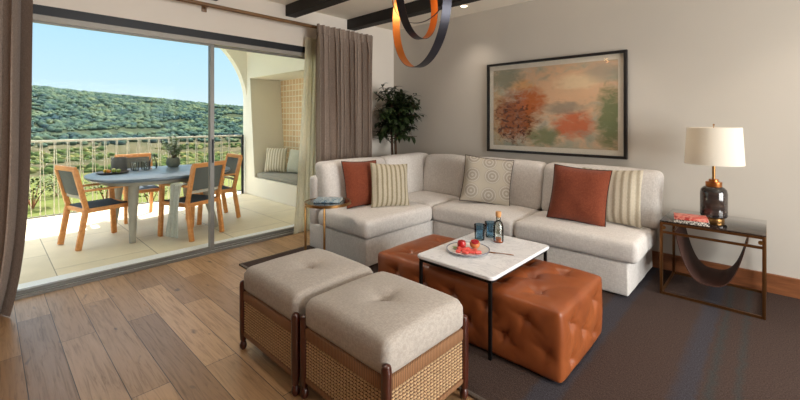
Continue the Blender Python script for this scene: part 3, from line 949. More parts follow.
# ------------------------------------------------------------------ throw pillows on the sofa
M['cream_stripe'] = stripes('cream_ticking', (196, 186, 164), (148, 136, 112), .052, 'X', duty=.62, soft=.05)
M['ruffle'] = stripes('ruffled_cream', (206, 196, 176), (160, 148, 128), .058, 'X', duty=.6, soft=.12, bump=1.0)
def medallion():
    t = NT('medallion_print'); v = t.coords()
    sp = t.add('ShaderNodeSeparateXYZ'); t.link(v, sp.inputs[0])
    cm = t.add('ShaderNodeCombineXYZ'); t.link(sp.outputs['X'], cm.inputs[0]); t.link(sp.outputs['Z'], cm.inputs[1])
    g = t.add('ShaderNodeTexVoronoi', voronoi_dimensions='2D'); g.inputs['Scale'].default_value = 5.4; g.inputs['Randomness'].default_value = .35
    t.link(cm.outputs[0], g.inputs['Vector'])
    w = t.math('SINE', t.math('MULTIPLY', g.outputs['Distance'], 36))
    n = t.noise(t.coords((200, 200, 200)), 1, 2)
    w = t.math('ADD', w, t.math('MULTIPLY', t.math('SUBTRACT', n.outputs['Fac'], .5), 2.2))
    edge = t.ramp(g.outputs['Distance'], [(.42, (1, 1, 1)), (.47, (0, 0, 0))])
    c = t.ramp(w, [(.2, lin((160, 151, 139))), (.8, lin((192, 183, 170)))])
    t.col(t.mix(edge, lin((182, 172, 156)), c)); t.set(Roughness=.95); t.bump(n.outputs['Fac'], .3, .002); return t.m
rad = math.radians
ZP = ZS+.025
# left leg of the L: pillows lean on the back along the door wall, front faces +X
pillow('throw_pillow', .46, .50, .15, M['rust'], (-3.24, 2.83, ZP+.235), rad(84), .28, 'rust pillow with dark piping on the sofa end beside the round table', 'rust pillows', M['piping'], rad(2))
pillow('throw_pillow', .44, .48, .15, M['cream_stripe'], (-3.0, 3.02, ZP+.22), rad(66), .28, 'cream ticking striped pillow in front of the rust pillow at the sofa end', None, None, rad(4), seed=3)
pillow('throw_pillow', .54, .52, .16, medallion(), (-2.29, 3.83, ZP+.255), rad(30), .30, 'taupe pillow printed with round medallions, below the painting', None, M['piping'], rad(6), seed=5)
pillow('throw_pillow', .50, .51, .17, M['rust'], (-1.275, 3.73, ZP+.243), rad(5), .30, 'rust pillow with dark piping at the lamp end of the sofa', 'rust pillows', M['piping'], rad(3), seed=6)
pillow('throw_pillow', .52, .50, .14, M['ruffle'], (-1.06, 3.91, ZP+.235), rad(-2), .28, 'cream ruffled stripe pillow behind the rust pillow near the lamp', None, None, rad(-2), seed=8)

# ------------------------------------------------------------------ tufted leather ottoman
LO = thing('leather_ottoman', 'large tufted cognac leather ottoman under the marble table', 'ottoman', ((-2.17-.80)/2, (2.065+2.735)/2, 0))
LX, LY, LZ = 1.38, .68, .37
tx = [-.53, -.265, 0, .265, .53]; ty = [-.2, .0, .2]
def dimple(a, c, pts):
    """button dimples with short star creases"""
    d = 0
    for (pa, pc) in pts:
        r2 = (a-pa)**2+(c-pc)**2
        ang = math.atan2(c-pc, a-pa)
        d += .026*math.exp(-r2/(2*.022**2))+.011*math.exp(-r2/(2*.055**2))
        d += .011*math.exp(-r2/(2*.06**2))*abs(math.cos(2*ang+.785))**10*min(1, r2/.0004)
    return d
def crease(a, c, sa, sc_, oa=0, oc=0):
    """diamond tufting creases between buttons"""
    u = (a-oa)/sa; v = (c-oc)/sc_
    def ridge(t): 
        f = abs((t-math.floor(t))-.5)*2   # 1 at integers
        return math.exp(-((1-f)/.09)**2)
    return .004*(ridge(u+v)+ridge(u-v))*.8
TP = [(x, y) for x in (-.5, -.25, 0, .25, .5) for y in (-.19, .19)]+[(x, 0) for x in (-.375, -.125, .125, .375)]
FP = [(x, z) for x in (-.5, -.25, 0, .25, .5) for z in (.09,)]+[(x, z) for x in (-.375, -.125, .125, .375, .625) for z in (-.05,)]
SP = [(-.19, .08), (0, -.03), (.19, .08), (-.19, -.12), (.19, -.12)]
def lod(p):
    x, y, z = p
    tz = max(0, 1-abs(x/(LX/2))**6)*max(0, 1-abs(y/(LY/2))**6)
    q = p.copy()
    if z > LZ/2-.02:
        q.z += .028*tz**.5 - dimple(x, y, TP)*1.15*tz - crease(x, y, .25, .38, 0, .19)*tz
    if abs(y) > LY/2-.02:
        e = max(0, 1-abs(x/(LX/2))**6)*max(0, 1-abs(z/(LZ/2))**5)
        q.y += math.copysign(1, y)*(.022*e**.5-dimple(x, z, FP)*e-crease(x, z, .25, .28, 0, .09)*e)
    if abs(x) > LX/2-.02:
        e = max(0, 1-abs(y/(LY/2))**6)*max(0, 1-abs(z/(LZ/2))**5)
        q.x += math.copysign(1, x)*(.022*e**.5-dimple(y, z, SP)*e-crease(y, z, .38, .22, 0, -.03)*e)
    return q+noise.noise_vector(p*7)*.004
up = obj('upholstery', rbox((LX, LY, LZ), .018, (100, 52, 30), 3, lod, c=(0, 0, .022+LZ/2)), M['leather'], LO)
for x, y in TP: obj('button', lathe(nb(), [(0, .01), (.008, .008), (.012, 0), (.01, -.004)], 10, (x, y, .022+LZ+.028-.046)), M['leather'], LO)
obj('welt', tube(nb(), superel(LX/2-.002, LY/2-.002, .022+LZ-.008, 96, 16), .0045, 6, closed=True), leather('dark_welt', (120, 60, 30), (100, 46, 22)), LO)
for sx in (-1, 1):
    for sy in (-1, 1): obj('foot', bx(sx*.60-.03, sx*.60+.03, sy*.27-.03, sy*.27+.03, ZR, .03), M['black'], LO)

# ------------------------------------------------------------------ marble table
MX0, MX1, MY0, MY1, MZ = -1.735, -1.15, 1.99, 2.80, .50
mt = thing('coffee_table', 'square white marble topped table straddling the leather ottoman', 'table', ((MX0+MX1)/2, (MY0+MY1)/2, 0))
hx, hy = (MX1-MX0)/2, (MY1-MY0)/2
def rrect(hx, hy, r, z, n=8):
    P = []
    for (cx, cy, a0) in ((hx-r, hy-r, 0), (-hx+r, hy-r, PI/2), (-hx+r, -hy+r, PI), (hx-r, -hy+r, 1.5*PI)):
        for k in range(n+1):
            a = a0+PI/2*k/n; P.append(Vector((cx+r*math.cos(a), cy+r*math.sin(a), z)))
    return P
b = loft(nb(), [rrect(hx-.006, hy-.006, .03, MZ-.024), rrect(hx, hy, .035, MZ-.019), rrect(hx, hy, .035, MZ-.005), rrect(hx-.005, hy-.005, .03, MZ)])
obj('table_top', b, M['marble'], mt)
b = nb()
for s in (-1, 1):
    box(b, -hx+.02, hx-.02, s*(hy-.025)-.009, s*(hy-.025)+.009, MZ-.044, MZ-.025); box(b, s*(hx-.03)-.009, s*(hx-.03)+.009, -hy+.03, hy-.03, MZ-.044, MZ-.025)
obj('frame', b, M['black'], mt)
for sx in (-1, 1):
    for sy in (-1, 1):
        x, y = sx*(hx-.03), sy*(hy-.022)
        obj('leg', bx(x-.009, x+.009, y-.009, y+.009, ZR, MZ-.044), M['black'], mt)

# things on the marble table
pl = thing('plate', 'grey rimmed plate of fruit on the marble table', 'plate', (-1.51, 2.28, MZ))
obj('dish', lathe(nb(), [(0, 0), (.08, 0), (.105, .006), (.146, .018), (.146, .021), (.105, .011), (0, .007)], 40), plain('pale_plate_glaze', (222, 218, 212), .25), pl)
obj('rim', lathe(nb(), [(.141, .0175), (.147, .019), (.147, .0225), (.141, .0205)], 40), plain('blue_grey_rim', (88, 98, 128), .3), pl)
def fruit_at(name, bm, mat, x, y, z, lab, rot=(0, 0, 0)):
    o = obj(name, bm, mat, loc=(x, y, z), rot=rot); return tag(o, lab, 'fruit')
PX, PY, PZ = -1.51, 2.28, MZ+.009
apple = lathe(nb(), [(0, .024), (.01, .03), (.024, .026), (.031, .008), (.028, -.012), (.018, -.024), (0, -.02)], 24)
ap = fruit_at('red_apple', apple, plain('apple_skin', (176, 34, 34), .3, 0, .25, 30), PX-.055, PY+.005, PZ+.0255, 'small whole red fruit at the left of the plate')
obj('stem', tube(nb(), [(0, 0, .022), (.003, 0, .04)], .0015, 5), M['mahog'], ap)
def pome(bm):
    for k in range(60):
        v = Vector((random.gauss(0, 1), random.gauss(0, 1), random.gauss(0, 1))).normalized()
        t = bmesh.new(); bmesh.ops.create_icosphere(t, subdivisions=1, radius=.0058)
        join(bm, t, Matrix.Translation(v*.02))
    return bm
po = fruit_at('cut_pomegranate', lathe(nb(), [(0, -.03), (.02, -.026), (.034, -.008), (.036, .008), (.03, .02), (.024, .016), (0, .012)], 24), plain('pomegranate_rind', (196, 122, 72), .4, 0, .3, 30), PX+.02, PY+.055, PZ+.032, 'halved fruit with red seeds at the back of the plate', (.25, .2, 0))
b = nb()
for k in range(40):
    a = k*2.4; r = .024*math.sqrt(k/40); t = bmesh.new(); bmesh.ops.create_icosphere(t, subdivisions=1, radius=.0055)
    join(b, t, Matrix.Translation((r*math.cos(a), r*math.sin(a), .02)))
obj('seeds', b, plain('pomegranate_seed', (170, 26, 40), .2), po)
melon = plain('pink_melon', (226, 92, 84), .35, 0, .25, 40)
for i, (dx, dy, rz) in enumerate([(-.01, -.045, .2), (.03, -.03, 1.2), (.055, -.005, 2.1), (.005, -.015, .8), (-.04, -.04, 2.6), (.06, -.045, .4), (.09, -.02, 1.0), (.03, -.075, .1), (-.02, -.08, 1.9)]):
    b = rbox((.045, .028, .018), .006, (2, 2, 1), 2, soft(i*3.7, .006))
    o = obj('fruit_piece', b, melon, loc=(PX+dx, PY+dy, PZ+.0115), rot=(0, 0, rz))
    tag(o, 'chunk of pink cut fruit on the front of the plate', 'fruit', 'pink fruit chunks on the plate')
b = nb(); leafblade(b, Vector((0, 0, 0)), Vector((-1, -.3, .15)), .05, .022, .3, 4); leafblade(b, Vector((0, 0, 0)), Vector((-.6, -1, .2)), .045, .02, .3, 4)
tag(obj('mint_sprig', b, leafmat('mint', (82, 110, 52), (128, 150, 80)), loc=(PX-.055, PY-.035, PZ+.012)), 'green leaf sprig at the left of the fruit plate', 'leaf')
def fork():
    b = nb()
    tube(b, [(0, -.09, .003), (0, -.02, .005), (0, .03, .004)], [.0045, .003, .004], 6, flat=.5)
    box(b, -.009, .009, .03, .05, .002, .0045, bev=.001)
    for k in (-1, -.33, .33, 1): bar(b, (k*.008, .05, .0035), (k*.0075, .085, .004), .002, .0015, 0)
    return b
fk = thing('fork', 'slim fork lying on the marble right of the plate', 'fork', (-1.325, 2.385, MZ+.0005), rad(112))
obj('handle', tube(nb(), [(0, -.09, .003), (0, -.02, .005), (0, .03, .004)], [.0045, .003, .004], 6, flat=.5), M['copper'], fk)
b = nb(); box(b, -.009, .009, .028, .05, .002, .0045, bev=.001)
for k in (-1, -.33, .33, 1): bar(b, (k*.008, .048, .0035), (k*.0075, .085, .004), .002, .0015, 0)
obj('tines', b, M['copper'], fk)
def tumbler(x, y, lab):
    b = lathe(nb(), [(0, 0), (.034, 0), (.037, .004), (.042, .115), (.0395, .115), (.034, .014), (0, .012)], 28)
    o = obj('tumbler', b, M['blueglass'], loc=(x, y, MZ+.0005)); return tag(o, lab, 'glass', 'blue tumblers')
tumbler(-1.595, 2.565, 'blue glass tumbler nearer the plate, left of the pair')
tumbler(-1.575, 2.685, 'blue glass tumbler next to the corked bottle')
BS = 1.3
bt = thing('bottle', 'small clear corked bottle with amber base beside the blue tumblers', 'bottle', (-1.465, 2.615, MZ+.0005))
obj('glass_body', lathe(nb(), [(0, 0), (.026, 0), (.029, .006), (.029, .09), (.022, .112), (.013, .122), (.013, .145), (.0105, .145), (.0105, .12), (.025, .09), (.025, .006)], 24), M['clearglass'], bt)
obj('liquid', lathe(nb(), [(0, .002), (.0245, .003), (.0245, .022), (0, .022)], 20), plain('amber_liquid', (206, 96, 34), .2), bt)
obj('cork', lathe(nb(), [(0, .14), (.011, .14), (.016, .15), (.016, .172), (0, .174)], 16), plain('cork', (206, 152, 98), .8), bt)
b = nb()
for k in range(6):
    leafblade(b, Vector((0, 0, .03+k*.012)), Vector((math.cos(k*2.4), math.sin(k*2.4), 1.4)), .035, .008, .3, 3)
obj('herb_sprig', b, leafmat('herb', (52, 66, 40), (100, 112, 60)), bt)
bt.scale = (BS, BS, BS)

# ------------------------------------------------------------------ rattan ottomans
def woven_panel(L, z0, z1, y):
    """paper cord weave in the plane y; wefts bulge outwards between the warps"""
    b = nb(); n = int((z1-z0)/.0145); warps = int(L/.0225); sg = 1 if y > 0 else -1
    for i in range(n):
        z = z0+(i+.5)*(z1-z0)/n; P = []
        m = warps*5
        for k in range(m+1):
            x = -L/2+L*k/m; P.append((x, y+sg*(-.006+.0115*abs(math.sin(PI*k/5))), z))
        tube(b, P, .0047, 6, flat=1.0)
    return b, warps
def make_ottoman(name, label, loc):
    W, D = .59, .55
    t = thing(name, label, 'ottoman', loc, 0, 'woven ottomans in the foreground')
    # cushion
    cw, cd, ch = W+.012, D+.012, .15
    def dsp(p):
        u, v = p.x/(cw/2), p.y/(cd/2)
        k = max(0, 1-u*u)*max(0, 1-v*v)
        q = p.copy()
        if p.z > 0:
            r2 = p.x**2+p.y**2
            q.z += .034*k**.55 - .05*math.exp(-r2/(2*.02**2)) - .024*math.exp(-r2/(2*.07**2))
            ang = math.atan2(p.y, p.x); q.z -= .006*math.exp(-r2/(2*.07**2))*math.cos(ang*4)
        s = 1-.018*(abs(u)**8)*(abs(v)**8)
        if abs(p.z) < ch/2-.03: s += .012
        q.x *= s; q.y *= s
        return q+noise.noise_vector(p*6)*.003
    cu = obj('cushion', rbox((cw, cd, ch), .042, (26, 26, 3), 5, dsp, c=(0, 0, .345+ch/2)), M['taupe'], t)
    obj('button', lathe(nb(), [(0, .006), (.008, .005), (.012, 0), (.010, -.004)], 14, (0, 0, .345+ch+.034-.058)), M['taupe'], cu)
    for sx in (-1, 1):
        for sy in (-1, 1):
            b = lathe(nb(), [(0, .0), (.013, 0), (.02, .012), (.022, .026), (.017, .042), (.0135, .05), (.019, .06), (.0215, .1), (.0225, .25), (.022, .385), (.0215, .4), (.018, .412), (.008, .419), (0, .42)], 18, (sx*W/2, sy*D/2, 0))
            obj('leg', b, M['mahog'], t)
    for ax_ in (0, 1):
        for s in (-1, 1):
            L = (W if ax_ == 0 else D)-.04; off = (D if ax_ == 0 else W)/2
            R = Matrix.Rotation(0 if ax_ == 0 else PI/2, 4, 'Z')
            b = nb(); t_ = nb(); box(t_, -L/2, L/2, s*off-.012, s*off+.012, .303, .362, bev=.009); box(t_, -L/2, L/2, s*off-.011, s*off+.011, .085, .112, bev=.008)
            join(b, t_, R); obj('wrapped_rail', b, M['cordwrap'], t)
            t_, wn = woven_panel(L-.004, .114, .302, s*off)
            b = nb(); join(b, t_, R); pnl = obj('woven_panel', b, M['cord'], t)
            t_ = nb()
            for k in range(wn):
                x = -L/2+L*k/wn; box(t_, x-.0022, x+.0022, s*off-.0026, s*off+.0026, .112, .303)
            box(t_, -L/2, L/2, s*off-.0012, s*off+.0012, .112, .303)  # dark backing sheet darkens the gaps between the cords
            b = nb(); join(b, t_, R); obj('warp_cords', b, M['weave_dark'], pnl)
    return t
ot = make_ottoman('woven_ottoman', 'woven cord ottoman nearer the glass door, left one of the pair', (-2.057, 1.365, 0))
o2 = copy_tree(ot); o2.location = (-1.418, 1.385, 0); o2['label'] = 'woven cord ottoman at the front, beside the leather ottoman'

# ------------------------------------------------------------------ round side table at the sofa end
RC = (-2.99, 2.19)
rt = thing('round_side_table', 'small round glass topped brass side table at the sofa end', 'side table', (RC[0], RC[1], 0))
RZ_ = .65; RR = .215
obj('ring', lathe(nb(), [(RR-.012, RZ_-.024), (RR, RZ_-.024), (RR, RZ_), (RR-.012, RZ_), (RR-.012, RZ_-.024)], 48), M['brass'], rt)
obj('glass_top', lathe(nb(), [(0, RZ_-.010), (RR-.012, RZ_-.010), (RR-.012, RZ_-.003), (0, RZ_-.003)], 48), M['tableglass'], rt)
va = math.atan2(-RC[1], -RC[0])   # towards the viewer
for da in (-1.45, -.15, 1.45+.7, ):
    a = va+da; x, y = (RR-.012)*math.cos(a), (RR-.012)*math.sin(a)
    if da < 1: obj('leg', bx(x-.008, x+.008, y-.008, y+.008, ZR, RZ_-.022, bev=.002), M['brass'], rt)
b = nb(); arc = [((RR-.012)*math.cos(va-1.45+1.3*k/12), (RR-.012)*math.sin(va-1.45+1.3*k/12), ZR+.008) for k in range(13)]
tube(b, arc+[(.02, .06, ZR+.008), arc[0]], .008, 6); obj('base_bar', b, M['brass'], rt)
def coverbook():
    t = NT('blue_white_cover'); n = t.noise(t.coords(), 22, 3, .6, 1)
    t.col(t.ramp(n.outputs['Fac'], [(.4, lin((88, 118, 138))), (.52, lin((196, 204, 204))), (.6, lin((96, 132, 152)))])); t.set(Roughness=.4); return t.m
pages = stripes('page_edges', (232, 226, 212), (200, 192, 176), .004, 'Z')
def book(loc, rz, w, d, h, cmat, label, group=None):
    t = thing('book', label, 'book', loc, rz, group)
    obj('pages', bx(-w/2+.004, w/2-.004, -d/2+.004, d/2-.001, .003, h-.003), pages, t)
    b = nb(); box(b, -w/2, w/2, -d/2, d/2, 0, .003, bev=.0005); box(b, -w/2, w/2, -d/2, d/2, h-.003, h, bev=.0005); box(b, -w/2, w/2, -d/2, -d/2+.0035, 0, h, bev=.0005)
    obj('cover', b, cmat, t); return t
book((RC[0]+.0, RC[1]+.01, RZ_), rad(40), .24, .17, .022, coverbook(), 'blue and white book on the round glass side table')

# ------------------------------------------------------------------ bronze side table with leather sling
EX0, EX1, EY0, EY1, EZ = -.645, -.02, 3.72, 4.30, .60
et = thing('magazine_side_table', 'bronze framed smoked glass side table with hanging leather sling', 'side table', ((EX0+EX1)/2, (EY0+EY1)/2, 0))
ex, ey = (EX1-EX0)/2, (EY1-EY0)/2; q = .010
for sx in (-1, 1):
    for sy in (-1, 1):
        x, y = sx*(ex-q), sy*(ey-q)
        obj('leg', bx(x-q, x+q, y-q, y+q, ZR, EZ-.012, bev=.002), M['bronze'], et)
b = nb()
for s in (-1, 1):
    box(b, -ex+2*q, ex-2*q, s*(ey-q)-q*.8, s*(ey-q)+q*.8, EZ-.03, EZ-.012); box(b, s*(ex-q)-q*.8, s*(ex-q)+q*.8, -ey+2*q, ey-2*q, EZ-.03, EZ-.012)
obj('top_frame', b, M['bronze'], et)
b = nb()
for s in (-1, 1): box(b, -ex+2*q, ex-2*q, s*(ey-q)-.008, s*(ey-q)+.008, ZR, ZR+.018)
for s in (-1, 1): box(b, s*(ex-q)-.008, s*(ex-q)+.008, -ey+2*q, ey-2*q, ZR, ZR+.018)
obj('floor_rail', b, M['bronze'], et)
b = nb()
for s in (-1, 1): box(b, -ex+2*q, ex-2*q, s*(ey-q)-.007, s*(ey-q)+.007, EZ-.10, EZ-.082)
for x in (-ex+.09, ex-.10): tube(b, [(x, -ey+.02, EZ-.075), (x, ey-.02, EZ-.075)], .007, 10)
obj('sling_rail', b, M['bronze'], et)
for x in (-ex+.028, ex-.028):
    b = nb(); tube(b, [(x, -ey-.004, EZ-.055), (x, -ey+.012, EZ-.055)], .014, 14); obj('rivet', b, M['brass'], et)
obj('glass_top', box(nb(), -ex, ex, -ey, ey, EZ-.011, EZ, bev=.002), M['smoke'], et)
def sl(u, v):
    x0, x1 = -ex+.09, ex-.10
    t = u*2-1
    x = (x0+x1)/2+(x1-x0)/2*math.copysign(abs(t)**.85, t)
    z = (EZ-.07)-.385*(1-abs(t)**2.6)
    return Vector((x, -ey+.06+(2*ey-.12)*v, z))
obj('leather_sling', sheet(nb(), sl, 40, 8, .006), M['sling'], et)

# lamp
lp = thing('table_lamp', 'table lamp with cream drum shade and dark glass body', 'lamp', (-.325, 3.97, EZ))
obj('base', lathe(nb(), [(0, 0), (.066, 0), (.068, .004), (.068, .03), (.064, .034), (0, .034)], 40), M['brass'], lp)
def lampglass():
    t = NT('smoky_glass_body'); v = t.coords()
    n = t.noise(t.coords((2, 2, 26)), 1, 3)
    t.col(t.ramp(n.outputs['Fac'], [(.35, lin((30, 28, 30))), (.6, lin((62, 52, 48))), (.75, lin((46, 58, 66)))]))
    t.set(Roughness=.08); t.b.inputs['Coat Weight'].default_value = .6; return t.m
obj('body', lathe(nb(), [(0, .034), (.07, .034), (.083, .042), (.088, .056), (.088, .225), (.082, .255), (.066, .272), (.05, .28), (0, .28)], 44), lampglass(), lp)
obj('collar', lathe(nb(), [(0, .278), (.052, .278), (.053, .282), (.053, .315), (.032, .317), (.032, .335), (0, .336)], 36), M['copper'], lp)
obj('stem', tube(nb(), [(0, 0, .33), (0, 0, .47)], .011, 12), M['brass'], lp)
def shademat():
    t = NT('cream_linen_shade')
    tr = t.n.new('ShaderNodeBsdfTranslucent'); tr.inputs[0].default_value = (*lin((240, 234, 222)), 1)
    mx = t.n.new('ShaderNodeMixShader'); mx.inputs[0].default_value = .35
    w = t.noise(t.coords((120, 120, 300)), 1, 2)
    t.col(t.mix(w.outputs['Fac'], lin((242, 236, 224)), lin((250, 246, 236)))); t.set(Roughness=.9)
    t.link(t.b.outputs[0], mx.inputs[1]); t.link(tr.outputs[0], mx.inputs[2]); t.link(mx.outputs[0], t.n['Material Output'].inputs['Surface']); return t.m
sh = obj('shade', lathe(nb(), [(.190, .455), (.174, .745), (.171, .745), (.187, .455), (.190, .455)], 56), shademat(), lp)
b = nb(); tube(b, [(0, 0, .47), (0, 0, .765)], .003, 6); lathe(b, [(0, .775), (.006, .77), (.008, .762), (0, .757)], 10)
for k in range(3): tube(b, [(0, 0, .738), (.172*math.cos(k*2.1), .172*math.sin(k*2.1), .738)], .002, 5)
obj('harp', b, M['brass'], lp)
obj('bulb', lathe(nb(), [(0, .47), (.014, .475), (.016, .5), (.028, .535), (.022, .565), (0, .575)], 18), plain('frosted_bulb', (250, 244, 230), .3), lp)

L = bpy.data.lights.new('lamp_glow', 'POINT'); L.energy = .4; L.color = (1, .8, .6); L.shadow_soft_size = .04
lo = bpy.data.objects.new('lamp_glow', L); C.objects.link(lo); lo.parent = lp; lo.location = (0, 0, .62)
# books on the bronze side table
def bw():
    t = NT('black_white_cover'); n = t.noise(t.coords((90, 40, 120)), 1.2, 2)
    t.col(t.ramp(n.outputs['Fac'], [(.47, lin((34, 32, 32))), (.53, lin((226, 218, 206)))])); t.set(Roughness=.5); return t.m
def redcover():
    t = NT('coral_cover'); n = t.noise(t.coords((1, 1, 1)), 24, 3)
    t.col(t.ramp(n.outputs['Fac'], [(.4, lin((176, 56, 50))), (.5, lin((226, 150, 132))), (.6, lin((198, 80, 68)))])); t.set(Roughness=.45); return t.m
book((-.45, 3.80, EZ+.0005), rad(8), .22, .16, .026, bw(), 'black and white book under the coral book beside the lamp', 'books on the bronze side table')
book((-.455, 3.802, EZ+.027), rad(11), .21, .15, .024, redcover(), 'coral red book on top of the black and white book', 'books on the bronze side table')

# ------------------------------------------------------------------ painting
def art():
    t = NT('abstract_painting'); v = t.coords()
    sp = t.add('ShaderNodeSeparateXYZ'); t.link(v, sp.inputs[0])
    n = t.noise(t.coords((1.6, 1, 3.4)), 1.2, 6, .6, .9)
    n2 = t.noise(t.coords((5, 1, 9), loc=(3, 0, 1)), 1.5, 7, .7, .6)
    base = t.ramp(n.outputs['Fac'], [(.3, lin((150, 152, 132))), (.42, lin((178, 172, 150))), (.52, lin((214, 180, 148))), (.62, lin((206, 190, 166))), (.75, lin((150, 148, 138)))])
    def spot(cx, cz, sx, sz, amp=1.0):
        dx = t.math('DIVIDE', t.math('SUBTRACT', sp.outputs['X'], cx), sx); dz = t.math('DIVIDE', t.math('SUBTRACT', sp.outputs['Z'], cz), sz)
        r = t.math('ADD', t.math('POWER', dx, 2.0), t.math('POWER', dz, 2.0))
        r = t.math('ADD', r, t.math('MULTIPLY', t.math('SUBTRACT', n2.outputs['Fac'], .5), 2.6))
        return t.math('MULTIPLY', t.ramp(r, [(.2, (1, 1, 1)), (1.0, (0, 0, 0))]), amp)
    c = t.mix(spot(.15, .16, .62, .34, .9), base, lin((226, 184, 146)))
    c = t.mix(spot(.30, .26, .30, .10, .8), c, lin((232, 208, 170)))
    c = t.mix(spot(-.35, .26, .20, .08, .9), c, lin((222, 168, 112)))
    c = t.mix(spot(-.62, -.12, .14, .40, .85), c, lin((192, 160, 112)))
    c = t.mix(spot(-.40, -.10, .34, .34, 1.0), c, lin((158, 88, 36)))
    c = t.mix(spot(-.20, .06, .22, .18, .95), c, lin((196, 108, 54)))
    c = t.mix(spot(.26, -.20, .26, .17, .95), c, lin((206, 112, 72)))
    c = t.mix(spot(.62, -.14, .15, .40, .95), c, lin((118, 128, 88)))
    c = t.mix(spot(-.08, -.34, .22, .14, .9), c, lin((122, 130, 92)))
    c = t.mix(spot(.14, -.02, .28, .08, .8), c, lin((150, 140, 124)))
    c = t.mix(spot(-.58, .36, .32, .16, .85), c, lin((128, 132, 112)))
    c = t.mix(spot(.55, .34, .2, .12, .6), c, lin((160, 154, 138)))
    s = t.noise(t.coords((9, 1, 14)), 1.6, 5, .7, .4)
    k = t.math('MULTIPLY', t.ramp(s.outputs['Fac'], [(.52, (0, 0, 0)), (.55, (1, 1, 1))]), spot(-.42, -.18, .34, .32, 1.0))
    c = t.mix(k, c, lin((92, 50, 22)))
    k2 = t.math('MULTIPLY', t.ramp(s.outputs['Fac'], [(.38, (1, 1, 1)), (.42, (0, 0, 0))]), spot(.1, 0, .7, .35, .18))
    c = t.mix(k2, c, lin((96, 88, 76)))
    t.col(c); t.set(Roughness=.7); t.bump(s.outputs['Fac'], .1, .003); return t.m
PXa, PXb, PZa, PZb = -2.59, -1.025, 1.015, 2.10
pf = thing('framed_painting', 'large abstract rust and sage painting in black frame above the sofa', 'painting', ((PXa+PXb)/2, YB-.002, (PZa+PZb)/2))
pw, ph = (PXb-PXa)/2, (PZb-PZa)/2
b = nb(); f_ = .028
box(b, -pw, pw, -.045, 0, ph-f_, ph, bev=.002); box(b, -pw, pw, -.045, 0, -ph, -ph+f_, bev=.002)
box(b, -pw, -pw+f_, -.045, 0, -ph+f_, ph-f_, bev=.002); box(b, pw-f_, pw, -.045, 0, -ph+f_, ph-f_, bev=.002)
obj('frame', b, plain('black_lacquer', (26, 24, 24), .35), pf)
obj('mat_board', bx(-pw+f_, pw-f_, -.02, -.008, -ph+f_, ph-f_), plain('mat_board', (222, 214, 198), .9), pf)
m_ = f_+.055
obj('artwork', bx(-pw+m_, pw-m_, -.024, -.0205, -ph+m_, ph-m_), art(), pf)
obj('glazing', bx(-pw+f_, pw-f_, -.036, -.033, -ph+f_, ph-f_), glass_thin('picture_glass', (.98, .98, .98), .22), pf)

# ------------------------------------------------------------------ corner tree
tr = thing('indoor_tree', 'dark leafy indoor tree in the corner behind the sofa', 'plant', (-3.90, 4.0, 0))
b = lathe(nb(), [(0, ZR-.0), (.11, ZR), (.14, .03), (.16, .32), (.165, .34), (.145, .34), (.14, .30), (0, .29)], 32)
obj('pot', b, plain('dark_clay_pot', (70, 62, 56), .8), tr)
st = nb()
for dx, ph_ in ((-.035, 0), (.035, 2.1)):
    tube(st, [(dx, 0, .28), (dx+.01*math.sin(ph_), .01, .7), (dx*1.0, 0, 1.1), (dx*1.3, .01, 1.55)], [.022, .02, .017, .012], 9)
b = nb()
for k in range(80):
    a = random.uniform(0, 2*PI); el = random.uniform(-.3, 1.3)
    o_ = Vector((random.choice((-.04, .04)), 0, random.uniform(1.15, 1.62)))
    ln = random.uniform(.16, .40)
    tip = o_+Vector((math.cos(a)*math.cos(el)*ln, math.sin(a)*math.cos(el)*ln, math.sin(el)*ln))
    tube(st, [o_, tip], [.006, .003], 5)
    for j in range(24):
        p = o_.lerp(tip, random.uniform(.45, 1.05)); aa = random.uniform(0, 2*PI)
        d = Vector((math.cos(aa), math.sin(aa), random.uniform(-.5, .6)))
        d = (d+(tip-o_).normalized()*.6)
        q_ = p+d.normalized()*.13
        if q_.x < -.22 or q_.y > .25 or q_.x > .42 or q_.y < -.42 or (q_.y < -.22 and q_.x < .08): continue
        leafblade(b, p, d, random.uniform(.11, .17), .046, 1.6, 4)
obj('foliage', b, leafmat('dark_tree_leaf', (26, 38, 20), (56, 72, 38), .4), tr); obj('trunk', st, wood('tree_bark', (96, 70, 50), (58, 40, 28), .8, 2), tr)

# ------------------------------------------------------------------ pendant
PC = Vector((-1.83, 2.131, 2.19))
pe = thing('ring_pendant', 'pendant light of interlocking dark bands lined with copper', 'pendant light', (PC.x, PC.y, PC.z))
def shell_mat(name, rgb, rough, metal):
    return plain(name, rgb, rough, metal, .1, 10, 0)
M['band_dark'] = shell_mat('gunmetal_band', (58, 58, 66), .38, .7); M['band_copper'] = shell_mat('copper_leaf_lining', (214, 128, 60), .34, .85)
def ringband(R, w, az, cz, dx=0, name='outer_band'):
    """band of radius R, width w; az = direction of the ring's axis"""
    R_ = Matrix.Translation((dx*math.cos(PI/2), 0, cz)) @ Matrix.Rotation(az, 4, 'Z') @ Matrix.Rotation(PI/2, 4, 'Y')
    t = lathe(nb(), [(R+.003, -w/2), (R+.003, w/2), (R+.0005, w/2)], 96); b = nb(); join(b, t, R_)
    t = lathe(nb(), [(R+.0005, -w/2), (R+.003, -w/2)], 96); join(b, t, R_)
    o = obj(name, b, M['band_dark'], pe)
    t = lathe(nb(), [(R, w/2), (R, -w/2)], 96); b = nb(); join(b, t, R_); obj('copper_lining', b, M['band_copper'], o)
view = math.atan2(PC.y, PC.x)      # direction away from the camera
ringband(.395, .064, view-rad(63), -.01, name='outer_band')
ringband(.262, .058, view+rad(62), .06, name='inner_band')
ringband(.21, .012, view-rad(25), .12, name='small_hoop')
obj('rod', tube(nb(), [(0, 0, .26), (0, 0, ZC-PC.z-.02)], .006, 10), M['black'], pe)
